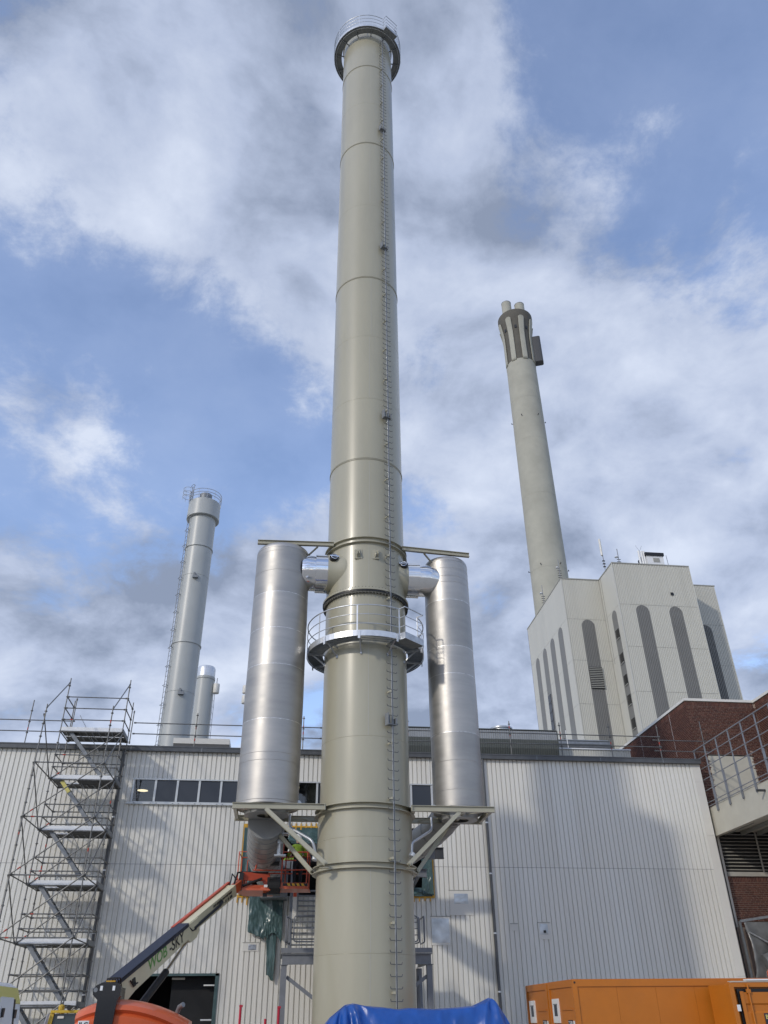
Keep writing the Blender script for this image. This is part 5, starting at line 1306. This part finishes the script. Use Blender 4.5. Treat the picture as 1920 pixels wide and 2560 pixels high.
for x in (-4.75, -2.7):
    for y in (23.2, 26.2):
        w_ = MB().tube((x, y, 0.5), (x+0.3, y, 0.5), 0.5, 28).part('wheel', M['rubber'], lift, 50); MB().tube((x-0.01, y, 0.5), (x+0.31, y, 0.5), 0.26, 20).part('rim', M['lift_cream'], w_, 50)
# jib and work basket
BYk = 31.0
m_ = MB(); m_.path([bpt(1.02, 0, 0.15), (-1.45, 30.4, 6.02), (-1.30, 30.5, 6.05), (-0.4, 30.6, 6.05)], 0.03, 8); m_.path([bpt(0.99, -0.05, 0.18), (-1.62, 30.2, 5.95), (-1.45, 30.3, 5.78)], 0.022, 6); m_.part('hose_loop', M['black'], lift)
m_ = MB(); m_.beam((-1.28, 30.5, 5.92), (-0.35, 30.7, 5.92), 0.12, 0.26); m_.prism([(-0.6, 30.62, 5.82), (-0.35, 30.62, 5.82), (-0.4, 30.62, 5.66), (-0.5, 30.62, 5.62)], (0, 0.12, 0)); m_.part('jib_upper', M['lift_red'], lift)
m_ = MB(); m_.beam((-1.38, 30.45, 5.58), (-0.15, 30.7, 5.58), 0.14, 0.14); m_.prism([(-1.6, 30.35, 5.46), (-0.3, 30.35, 5.46), (-0.2, 30.9, 5.34), (-1.2, 30.9, 5.34)], (0, 0, 0.06)); m_.part('jib_lower', M['lift_orange'], lift)
m_ = MB(); m_.beam((-1.34, 30.42, 5.45), (-1.30, 30.42, 6.02), 0.16, 0.14); m_.tube((-1.25, 30.4, 5.6), (-0.6, 30.5, 5.85), 0.045, 8); m_.tube((-0.35, 30.55, 5.62), (0.02, 30.55, 5.62), 0.24, 16); m_.box(-0.42, 0.05, 30.5, 30.9, 5.36, 5.9); m_.box(-0.55, -0.4, 30.6, 30.75, 5.3, 5.45); m_.part('rotator', M['black'], lift)
MB().box(-0.52, -0.40, 30.35, 30.40, 5.56, 5.64).part('name_plate', M['white_paint'], lift)
bk_t = MB(); bk_t.prism([(-0.25, BYk-0.55, 5.53), (0.90, BYk-0.55, 5.53), (1.02, BYk-0.40, 5.53), (1.12, BYk+0.45, 5.53), (-1.4, BYk+0.45, 5.53), (-1.45, BYk-0.3, 5.53)], (0, 0, 0.05)); bk_t.prism([(0.05, BYk-0.56, 5.58), (0.92, BYk-0.56, 5.58), (1.0, BYk-0.42, 5.58), (0.98, BYk-0.40, 5.58), (0.9, BYk-0.53, 5.58), (0.05, BYk-0.53, 5.58)], (0, 0, 0.14))
bas = bk_t.part('basket', M['lift_orange'], lift)
for k in range(4): m_ = MB(); x = 0.30+k*0.16; m_.prism([(x, BYk-0.566, 5.62), (x+0.09, BYk-0.566, 5.62), (x+0.05, BYk-0.566, 5.70), (x-0.04, BYk-0.566, 5.70)], (0, 0.005, 0)); m_.part('hazard_stripe', M['hazard_yellow'] if k % 2 else M['hazard_yellow'], bas)
MB().box(0.12, 0.97, BYk-0.563, BYk-0.5605, 5.615, 5.705).part('hazard_backing', M['black'], bas)
def brail(pts, r=0.022): MB().path(pts, r, 8).part('basket_rail', M['lift_red'], bas, 50)
yf, ybk = BYk-0.5, BYk+0.42
zt = 6.72
brail([(-1.45, yf+0.05, 5.6), (-1.45, yf+0.05, zt), (-0.75, yf, zt)]); brail([(-1.45, yf+0.05, zt-0.05), (-1.38, ybk, zt-0.05), (-0.7, ybk, zt-0.05)]); brail([(-1.38, ybk, 5.6), (-1.38, ybk, zt-0.05)]); brail([(-1.15, yf+0.3, 5.6), (-1.15, yf+0.3, zt-0.25), (-0.75, yf, zt-0.25)])
brail([(-0.86, yf, 6.12), (-0.74, yf, zt), (-0.72, yf, zt+0.34), (-0.62, yf, zt+0.37), (0.0, yf, zt+0.37), (0.08, yf, zt+0.33), (0.06, yf, 6.12)], 0.026)
brail([(0.06, yf, zt), (0.95, yf, zt), (1.0, yf+0.1, zt)]); brail([(0.06, yf, 5.6), (0.06, yf, zt)]); brail([(0.93, yf, 5.6), (0.95, yf, zt)]); brail([(1.0, yf+0.1, zt), (1.05, ybk, zt), (1.05, ybk, 5.6)])
brail([(-0.95, yf, 6.12), (0.06, yf, 6.12), (0.95, yf, 6.15)]); brail([(1.05, ybk, 6.15), (-1.38, ybk, 6.15)]); brail([(1.05, ybk, zt), (-0.7, ybk, zt-0.05)]); brail([(0.2, ybk, 5.6), (0.2, ybk, zt)])
brail([(0.15, yf, 6.45), (0.55, yf, 6.45)])
m_ = MB(); m_.box(-0.72, -0.02, yf+0.05, yf+0.3, 6.42, 6.78); m_.part('control_box', M['grey_steel'], bas)
MB().box(-0.68, -0.08, yf+0.04, yf+0.32, 6.82, 7.02).part('control_cover', M['galv_dull'], bas)
MB().box(-0.70, -0.04, yf+0.10, yf+0.3, 6.30, 6.42).part('control_base', M['black'], bas)

# ------------------------------------------------------------------ the two workers
def person(loc, yaw, label, arms, lean=0.0, vest='hivis'):
    p0 = Vector(loc)
    t = thing('person', loc, label, 'person', 'workers at the wall opening')
    cy, sy = math.cos(yaw), math.sin(yaw)
    def W(x, y, z): return Vector((x*cy-y*sy, x*sy+y*cy, z))       # y forward of the figure
    def skin(name, verts, edges, m, sub=2):
        me = bpy.data.meshes.new(name); me.from_pydata([W(*v[:3]) for v in verts], edges, [])
        o = bpy.data.objects.new(name, me); col.objects.link(o)
        md = o.modifiers.new('skin', 'SKIN'); md.use_smooth_shade = True
        for i, v in enumerate(verts):
            sv = me.skin_vertices[0].data[i]; sv.radius = (v[3], v[4] if len(v) > 4 else v[3]); sv.use_root = (i == 0)
        ms = o.modifiers.new('sub', 'SUBSURF'); ms.levels = sub; ms.render_levels = sub
        bpy.context.view_layer.update()
        m2 = bpy.data.meshes.new_from_object(o.evaluated_get(bpy.context.evaluated_depsgraph_get()))
        bpy.data.objects.remove(o)
        m2.name = name; m2.materials.clear(); m2.materials.append(m)
        q = bpy.data.objects.new(name, m2); col.objects.link(q); q.parent = t
        return q
    L_ = lean
    (hl, el), (hr2, er) = arms
    body = [(0, 0, 0.95, .15, .11), (0, 0.02+L_*.3, 1.15, .14, .10), (0, 0.03+L_*.7, 1.34, .16, .11), (0, 0.02+L_, 1.47, .10, .08), (0, 0.03+L_, 1.55, .055), (0, 0.05+L_*1.1, 1.66, .085, .10), (0, 0.05+L_*1.1, 1.75, .075, .09),
            (-.19, 0.02+L_, 1.42, .065), (*el, .045), (*hl, .032), (.19, 0.02+L_, 1.42, .065), (*er, .045), (*hr2, .032),
            (-.10, 0, 0.88, .10), (-.11, .03, .50, .07), (-.11, -.01, .10, .045), (-.12, .12, .04, .04, .03), (.10, 0, 0.88, .10), (.11, .03, .50, .07), (.11, -.01, .10, .045), (.12, .12, .04, .04, .03)]
    edges = [(0, 1), (1, 2), (2, 3), (3, 4), (4, 5), (5, 6), (3, 7), (7, 8), (8, 9), (3, 10), (10, 11), (11, 12), (0, 13), (13, 14), (14, 15), (15, 16), (0, 17), (17, 18), (18, 19), (19, 20)]
    b = skin('body', body, edges, M['cloth_dark'])
    b.data.materials.append(M['skin'])
    for pl in b.data.polygons:
        c_ = pl.center
        if c_.z > 1.56 or (c_-W(*hl)).length < 0.09 or (c_-W(*hr2)).length < 0.09: pl.material_index = 1
    skin('jacket', [(0, 0.0, 0.92, .175, .135), (0, 0.02+L_*.3, 1.15, .165, .125), (0, 0.03+L_*.7, 1.34, .185, .135), (0, 0.02+L_, 1.46, .12, .10), (-.19, 0.02+L_, 1.42, .082), (*el, .062), (*(Vector(el).lerp(Vector(hl), .75)), .05), (.19, 0.02+L_, 1.42, .082), (*er, .062), (*(Vector(er).lerp(Vector(hr2), .75)), .05)],
         [(0, 1), (1, 2), (2, 3), (3, 4), (4, 5), (5, 6), (3, 7), (7, 8), (8, 9)], M[vest])
    h = MB(); cz = 1.72; ctr = W(0, 0.05+L_*1.1, 0)
    h.lathe((p0.x+ctr.x, p0.y+ctr.y), [(0.135, p0.z+cz), (0.145, p0.z+cz+0.012), (0.12, p0.z+cz+0.03), (0.112, p0.z+cz+0.09), (0.07, p0.z+cz+0.14), (0.005, p0.z+cz+0.155)], 20)
    h.part('helmet', M['helmet'], t, 50)
    m_ = MB(); f_ = W(0, 1, 0); s2 = W(1, 0, 0); hc = p0+W(0, 0.05+L_*1.1, 1.655)
    m_.prism([hc+f_*0.095-s2*0.015, hc+f_*0.095+s2*0.015, hc+f_*0.125-Vector((0, 0, .03))+s2*0.012, hc+f_*0.125-Vector((0, 0, .03))-s2*0.012], (0, 0, -0.012)); m_.part('nose', M['skin'], t)
    for s_ in (-1, 1): MB().obox(hc+f_*0.098+s2*0.035*s_+Vector((0, 0, 0.02)), s2*0.013, f_*0.006, (0, 0, 0.007)).part('eye', M['black'], t)
    MB().obox(hc+f_*0.098-Vector((0, 0, 0.055)), s2*0.025, f_*0.006, (0, 0, 0.005)).part('mouth', M['lift_red'], t)
    # hands: palm with four fingers and a thumb
    for hp, ep in ((hl, el), (hr2, er)):
        d = (W(*hp)-W(*ep)).normalized(); a = d.cross(Vector((0, 0, 1))).normalized(); b2 = d.cross(a); base = p0+W(*hp)
        m_ = MB(); m_.obox(base+d*0.05, d*0.05, a*0.042, b2*0.016)
        for k, ln in enumerate((0.065, 0.078, 0.07, 0.055)):
            o2 = a*(-0.032+0.021*k); m_.path([base+d*0.09+o2, base+d*(0.09+ln*0.5)+o2+b2*0.01, base+d*(0.09+ln*0.85)+o2+b2*0.035], 0.009, 6)
        m_.path([base+d*0.02+a*0.042, base+d*0.05+a*0.07, base+d*0.08+a*0.075+b2*0.02], 0.011, 6)
        m_.part('hand', M['skin'], t, 60)
    return t
person((0.62, 31.1, 5.58), R(10), 'worker in yellow-green jacket standing in the orange work basket', (((-.28, .38, 1.12), (-.33, .12, 1.14)), ((.26, .42, 1.20), (.33, .14, 1.16))), 0.05)
person((0.32, 36.2, 5.98), R(-25), 'worker in yellow-green vest reaching up at the duct inside the wall opening', (((-.22, .40, 1.55), (-.34, .18, 1.30)), ((.24, .36, 1.45), (.34, .15, 1.24))), 0.12)

# ------------------------------------------------------------------ blue tarpaulin over stored material
tp = thing('tarpaulin', (2.8, 19, 0), 'bright blue tarpaulin draped over a long stack in front of the chimney foot', 'tarpaulin')
ridge = [(0.95, 1.50), (1.15, 1.72), (1.45, 1.93), (1.62, 1.955), (1.88, 1.91), (2.25, 1.88), (2.53, 1.845), (2.75, 1.87), (3.0, 1.86), (3.28, 1.845), (3.7, 1.865), (4.07, 1.89), (4.28, 1.97), (4.44, 2.04), (4.58, 1.90), (4.70, 1.70), (4.84, 1.45)]
def ridge_z(x):
    for (a, za), (b, zb_) in zip(ridge, ridge[1:]):
        if a <= x <= b: return za+(zb_-za)*(x-a)/(b-a)
    return ridge[0][1] if x < ridge[0][0] else ridge[-1][1]
rr = random.Random(5); ph = [rr.uniform(0, 6.28) for _ in range(12)]
nx, ny = 150, 70; g = []
for i in range(nx+1):
    x = 0.88+(4.94-0.88)*i/nx; row = []
    zr = ridge_z(min(max(x, 0.95), 4.84))
    for j in range(ny+1):
        s_ = j/ny
        if s_ < 0.62:
            q = 1-s_/0.62; y = 19.0-0.75*(1-(1-q)**1.6)
            z = zr-(0.10*q+(zr-0.15)*max(0, (q-0.25)/0.75)**1.4)
        else:
            q = (s_-0.62)/0.38; y = 19.0+0.9*q; z = zr-(zr-0.3)*q**2.2
        w = 0.2+0.8*min(1, abs(s_-0.62)*3)
        cr = 0.045*crumple(x*1.1, s_*4, 41)+0.022*crumple(x*3.1+2, s_*9, 42)
        r1 = math.hypot(x-1.42, (s_-0.60)*1.6); a1 = math.atan2((s_-0.60)*1.6, x-1.42)
        r2 = math.hypot(x-4.44, (s_-0.62)*1.6); a2 = math.atan2((s_-0.62)*1.6, x-4.44)
        fan = 0.05*math.sin(a1*11)*math.exp(-(r1-0.4)**2/0.12)+0.05*math.sin(a2*9+1)*math.exp(-(r2-0.3)**2/0.07)
        row.append((x+0.015*crumple(x, s_*3, 44), y-(cr+fan*(1 if s_ < 0.62 else 0.3))*w*1.5, z+cr*0.3*w))
    g.append(row)
cloth(g, tp, 'tarp_sheet', M['tarp_blue'], 75)
m_ = MB(); m_.box(1.15, 4.6, 18.5, 19.7, 0.02, 1.55); m_.part('stored_stack', M['board'], tp)

# ------------------------------------------------------------------ containers
def site_box(x0, x1, y0, y1, h, label, wind=True, sign=True):
    t = thing('site_container', ((x0+x1)/2, (y0+y1)/2, 0), label, 'container', 'orange site containers')
    m_ = MB(); e_ = 0.14
    for x in (x0, x1-e_):
        for y in (y0, y1-e_): m_.box(x, x+e_, y, y+e_, 0.1, h-0.001)
    for y in (y0+0.003, y1-e_-0.003): m_.box(x0+e_, x1-e_, y, y+e_, h-0.17, h); m_.box(x0+e_, x1-e_, y, y+e_, 0.1, 0.28)
    for x in (x0+0.003, x1-e_-0.003): m_.box(x, x+e_, y0+e_, y1-e_, h-0.17, h); m_.box(x, x+e_, y0+e_, y1-e_, 0.1, 0.28)
    fr = m_.part('corner_frame', M['container_orange'], t)
    for x in (x0-0.004, x1-0.1):
        for y in (y0-0.004,): MB().tube((x0+0.07, y0-0.006, h-0.07), (x0+0.07, y0+0.01, h-0.07), 0.028, 12).part('corner_hole', M['black'], fr)
        break
    n = 5
    for i in range(n):
        a = x0+e_+(x1-x0-2*e_)*i/n; b = x0+e_+(x1-x0-2*e_)*(i+1)/n
        MB().box(a+0.003, b-0.003, y0+0.035, y0+0.06, 0.28, h-0.17).part('wall_panel', M['container_orange'], t)
    MB().box(x0+0.035, x0+0.06, y0+e_, y1-e_, 0.28, h-0.17).part('end_panel', M['container_orange'], t)
    MB().box(x1-0.06, x1-0.035, y0+e_, y1-e_, 0.28, h-0.17).part('end_panel', M['container_orange'], t)
    MB().box(x0+e_, x1-e_, y1-0.06, y1-0.035, 0.28, h-0.17).part('rear_panel', M['container_orange'], t)
    MB().box(x0+0.02, x1-0.02, y0+0.02, y1-0.02, h-0.03, h+0.012).part('roof_panel', M['container_orange'], t)
    # small window with roller-shutter frame on the end wall
    ys = y0+0.62*(y1-y0)
    w_ = MB().box(x0+0.0, x0+0.034, ys, ys+0.62, 1.55, 2.16).part('window', M['white_paint'], t)
    MB().box(x0-0.006, x0-0.001, ys+0.16, ys+0.44, 1.72, 2.0).part('pane', M['window_pane'], w_)
    MB().box(x0-0.014, x0-0.002, ys+0.12, ys+0.48, 2.005, 2.03).part('shutter_box', M['galv_dull'], w_)
    MB().box(x0+0.01, x0+0.034, y0+0.25, ys-0.25, 1.86, 1.90).part('ledge', M['container_orange'], t)
    sg = MB().box(x0+0.02, x0+0.034, y0+0.42, y0+0.80, 1.30, 1.62).part('sign', M['lift_navy'], t)
    MB().box(x0+0.014, x0+0.0195, y0+0.45, y0+0.78, 1.49, 1.59).part('sign_field', M['white_paint'], sg)
    text_part('BECK', 0.115, M['lift_navy'], sg, (x0+0.012, y0+0.77, 1.50), (0, -1, 0), (0, 0, 1), bold=0.002)
    for z in (1.43, 1.36): MB().box(x0+0.014, x0+0.0195, y0+0.45, y0+0.78, z, z+0.025).part('sign_stripe', M['white_paint'], sg)
    MB().box(x0+0.02, x0+0.033, y0+0.22, y0+0.36, 1.44, 1.60).part('sticker', M['white_paint'], t)
    return t
site_box(8.40, 14.46, 25.5, 27.94, 2.59, 'long orange site container with its plain panelled side facing the yard')
site_box(8.42, 14.46, 28.12, 30.56, 2.59, 'orange site container hidden behind the long one, only its end wall with window showing')
c3_ = thing('storage_container', (13.6, 25, 0), 'orange storage container at the right edge with black-gasketed door marked BECK', 'container')
x0, x1, y0, h = 12.35, 15.4, 24.1, 2.44
m_ = MB(); m_.box(x0, x0+0.13, y0, y0+0.13, 0.05, h-0.1); m_.box(x0, x1, y0+0.003, y0+0.13, h-0.10, h); m_.box(14.03, 14.15, y0-0.01, y0+0.12, 0.05, h-0.1); m_.box(x1-0.13, x1, y0, y0+0.13, 0.05, h-0.1); m_.box(x0+0.13, x1, y0, y0+0.13, 0.05, 0.2); m_.part('door_frame', M['container_orange'], c3_)
m_ = MB(); m_.box(x0+0.01, x1-0.01, y0+0.14, y0+1.25, 0.05, h-0.03); m_.part('body', M['container_orange'], c3_)
m_ = MB(); m_.box(12.58, 14.0, y0+0.06, y0+0.12, 0.2, 2.30); m_.part('door_gasket', M['black'], c3_)
m_ = MB(); zz2 = 0.22
pts = [(0, 0.24), (0, 0.62), (0.035, 0.66), (0.035, 0.84), (0, 0.88), (0, 1.20), (0.035, 1.24), (0.035, 1.38), (0, 1.42), (0, 1.74), (0.035, 1.78), (0.035, 1.92), (0, 1.96), (0, 2.22)]
vs = []; fs = []
for d, z in pts: vs += [(12.66, y0+0.005+d, z), (13.93, y0+0.005+d, z)]
for i in range(len(pts)-1): fs.append((2*i, 2*i+1, 2*i+3, 2*i+2))
m_.add(vs, fs); dor = m_.part('door', M['container_orange'], c3_)
m_ = MB(); m_.box(12.62, 12.72, y0-0.012, y0+0.004, 0.22, 2.24); m_.box(13.88, 13.97, y0-0.012, y0+0.004, 0.22, 2.24); m_.part('door_edge', M['container_orange'], dor)
m_ = MB(); m_.tube((12.86, y0-0.04, 0.2), (12.86, y0-0.04, 2.42), 0.022, 8)
for z in (2.20, 1.3): m_.box(12.80, 12.92, y0-0.06, y0-0.01, z, z+0.09)
m_.part('locking_bar', M['container_orange'], dor)
for z in (1.98, 1.45): MB().box(13.92, 14.08, y0-0.04, y0-0.012, z, z+0.10).part('hinge', M['container_orange'], dor)
sg = MB().box(13.18, 13.60, y0-0.012, y0-0.002, 1.45, 1.73).part('sign', M['lift_navy'], c3_)
text_part('BECK', 0.135, M['van_yellow'], sg, (13.205, y0-0.016, 1.60), (1, 0, 0), (0, 0, 1), bold=0.003)
MB().box(12.46, 12.56, y0-0.006, y0+0.03, 1.78, 1.93).part('sticker', M['white_paint'], c3_)
m_ = MB()
for k in range(9): xx = 14.2+k*0.13; m_.box(xx, xx+0.07, y0+0.06, y0+0.1, 0.2, 2.28)
m_.part('corrugation', M['container_orange'], c3_)
rr = random.Random(9)
for i, (a, b, z, y) in enumerate(((12.5, 15.3, 2.455, 24.15), (12.55, 15.3, 2.475, 24.35), (13.0, 15.2, 2.50, 24.3))):
    o = MB().box(a, b, y, y+0.18, z, z+0.018+0.02*(i == 2)).part('loose_board', M['board'] if i < 2 else M['white_paint'])
    tag(o, ('weathered board lying along the front roof edge of the BECK storage container', 'weathered board lying behind the front one on the BECK storage container', 'white strip on top of the boards on the BECK storage container')[i], 'board', 'boards on the storage container')
bc = thing('warning_beacon', (14.35, 25.2, 2.44), 'round amber warning lamp above the storage container at the right edge', 'beacon')
MB().lathe((14.35, 25.2), [(0.10, 2.44), (0.10, 2.52), (0.16, 2.56), (0.185, 2.66), (0.17, 2.76), (0.10, 2.83), (0.01, 2.85)], 24).part('lens', M['amber'], bc, 50)
MB().lathe((14.35, 25.2), [(0.12, 2.44), (0.12, 2.50)], 16).part('lamp_base', M['black'], bc, 50)

# ------------------------------------------------------------------ van, yellow machine and red posts on the left
vn = thing('delivery_van', (-5.3, 16.6, 0), 'white van with yellow stripe at the lower left corner', 'van')
vx0, vx1, vy0, vy1 = -6.2, -4.08, 10.9, 16.1
pf = [(-0.98, 0.5), (-1.02, 0.9), (-1.0, 1.5), (-0.94, 1.95), (-0.86, 2.16), (-0.72, 2.235), (0.72, 2.235), (0.86, 2.16), (0.94, 1.95), (1.0, 1.5), (1.02, 0.9), (0.98, 0.5)]
m_ = MB(); xc = -5.08
m_.prism([(xc+u, vy0, z) for u, z in pf], (0, vy1-vy0, 0)); vb = m_.part('body', M['van_white'], vn, 35)
m_ = MB(); m_.prism([(xc+u*1.004, vy0+0.02, z) for u, z in [(0.945, 1.95), (0.86, 2.165), (0.86, 2.06), (0.93, 1.93)]], (0, vy1-vy0-0.04, 0)); m_.part('stripe', M['van_yellow'], vb)
MB().box(xc-0.80, xc+0.80, vy0-0.012, vy0-0.002, 2.06, 2.15).part('rear_stripe', M['van_yellow'], vb)
for s_ in (-1, 1):
    m_ = MB(); m_.box(xc+s_*0.41-0.39, xc+s_*0.41+0.39, vy0-0.025, vy0-0.004, 0.6, 2.02); dr_ = m_.part('rear_door', M['van_white'], vb)
    MB().box(xc+s_*0.41-0.30, xc+s_*0.41+0.30, vy0-0.032, vy0-0.026, 1.25, 1.85).part('rear_window', M['glass_tint'], dr_)
    MB().box(xc+s_*0.9-0.06, xc+s_*0.9+0.06, vy0-0.03, vy0-0.003, 1.0, 1.75).part('tail_lamp', M['black'] if s_ > 0 else M['lift_red'], vb)
    for y in (vy0+1.0, vy1-1.0):
        w_ = MB().tube((xc+s_*0.80, y, 0.34), (xc+s_*1.0, y, 0.34), 0.34, 24).part('wheel', M['rubber'], vn, 50); MB().tube((xc+s_*1.0, y, 0.34), (xc+s_*1.01, y, 0.34), 0.2, 16).part('rim', M['galvanised'], w_, 50)
m_ = MB(); m_.prism([(xc+0.955, 14.9, 2.02), (xc+1.012, 14.9, 1.5), (xc+1.035, 14.9, 0.9), (xc+1.0, 14.9, 0.9), (xc+0.93, 14.9, 2.0)], (0, 0.72, 0)); sd_ = m_.part('sliding_door', M['van_white'], vb)
m_ = MB(); m_.prism([(xc+0.957, 15.64, 2.0), (xc+1.014, 15.64, 1.5), (xc+1.037, 15.64, 0.9), (xc+1.0, 15.64, 0.9), (xc+0.93, 15.64, 1.99)], (0, 0.09, 0)); m_.part('door_gap', M['black'], vb)
MB().box(xc+0.97, xc+1.0, 15.66, 15.78, 1.74, 1.86).part('door_hinge', M['black'], vb)
MB().box(xc+0.985, xc+1.012, 14.95, 15.03, 1.75, 1.87).part('door_handle', M['black'], sd_)

ym = thing('construction_machine', (-5.7, 27.5, 0), 'yellow construction machine cab with dark windscreen and netted lamp behind the orange lift', 'machine')
mx0, mx1, my = -6.15, -4.35, 27.0
m_ = MB()
for x in (mx0, mx1): m_.beam((x+ (0.0 if x < -5 else 0), my, 0.9), (x+(0.10 if x < -5 else -0.1), my+0.12, 1.93), 0.08, 0.10); m_.beam((x, my+1.4, 0.9), (x+(0.10 if x < -5 else -0.1), my+1.3, 1.93), 0.08, 0.10)
m_.box(mx0+0.06, mx1-0.06, my+0.02, my+1.5, 1.925, 1.985); cab = m_.part('cab_frame', M['machine_yellow'], ym)
m_ = MB(); m_.prism([(mx0+0.06, my+0.03, 0.92), (mx1-0.06, my+0.03, 0.92), (mx1-0.12, my+0.14, 1.90), (mx0+0.12, my+0.14, 1.90)], (0, 0.012, 0)); m_.part('windscreen', M['glass_tint'], cab)
MB().box(mx0+0.25, mx0+0.42, my+0.09, my+0.10, 1.79, 1.85).part('windscreen_sticker', M['flashing'], cab)
MB().beam((mx0+0.2, my+0.0, 1.55), (mx1-0.35, my+0.05, 1.62), 0.02, 0.03).part('wiper', M['black'], cab)
m_ = MB(); m_.box(mx0, mx1, my, my+3.2, 0.45, 0.92); m_.box(mx0+0.1, mx1-0.1, my+1.55, my+3.2, 0.92, 1.5); m_.part('machine_body', M['machine_yellow'], ym)
MB().lathe((mx0+0.28, my+0.25), [(0.02, 1.99), (0.07, 1.99), (0.085, 2.04), (0.075, 2.10), (0.03, 2.125), (0.005, 2.13)], 16).part('netted_lamp', M['net_yellow'], cab, 50)
for x in (mx0+0.55, mx1-0.35): MB().tube((x, my-0.06, 2.04), (x, my+0.06, 2.04), 0.06, 12).part('work_lamp', M['black'], cab, 40)
MB().beam((mx0-0.06, my-0.05, 1.45), (mx0+0.02, my, 1.9), 0.05, 0.05).part('grab_handle', M['galvanised'], cab)
for x in (mx0-0.05, mx1-0.30):
    for y in (my+0.5, my+2.6): MB().tube((x, y, 0.5), (x+0.35, y, 0.5), 0.5, 24).part('wheel', M['rubber'], ym, 50)
for (x, y, h, lab) in ((-1.10, 33.2, 2.12, 'red post with hooked top standing left of the platform column'), (0.22, 32.4, 2.06, 'red post with hooked top right in front of the left platform column'), (-0.22, 33.0, 1.75, 'short red post between the two hooked red ones')):
    o = thing('red_post', (x, y, 0), lab, 'post', 'red posts in front of the hall')
    MB().tube((x, y, 0), (x, y, h), 0.045, 10).part('post_tube', M['pipe_red'], o, 50)
    if h > 2: m_ = MB(); m_.box(x-0.05, x+0.07, y-0.05, y+0.05, h-0.02, h+0.05); m_.part('post_hook', M['pipe_red'], o)
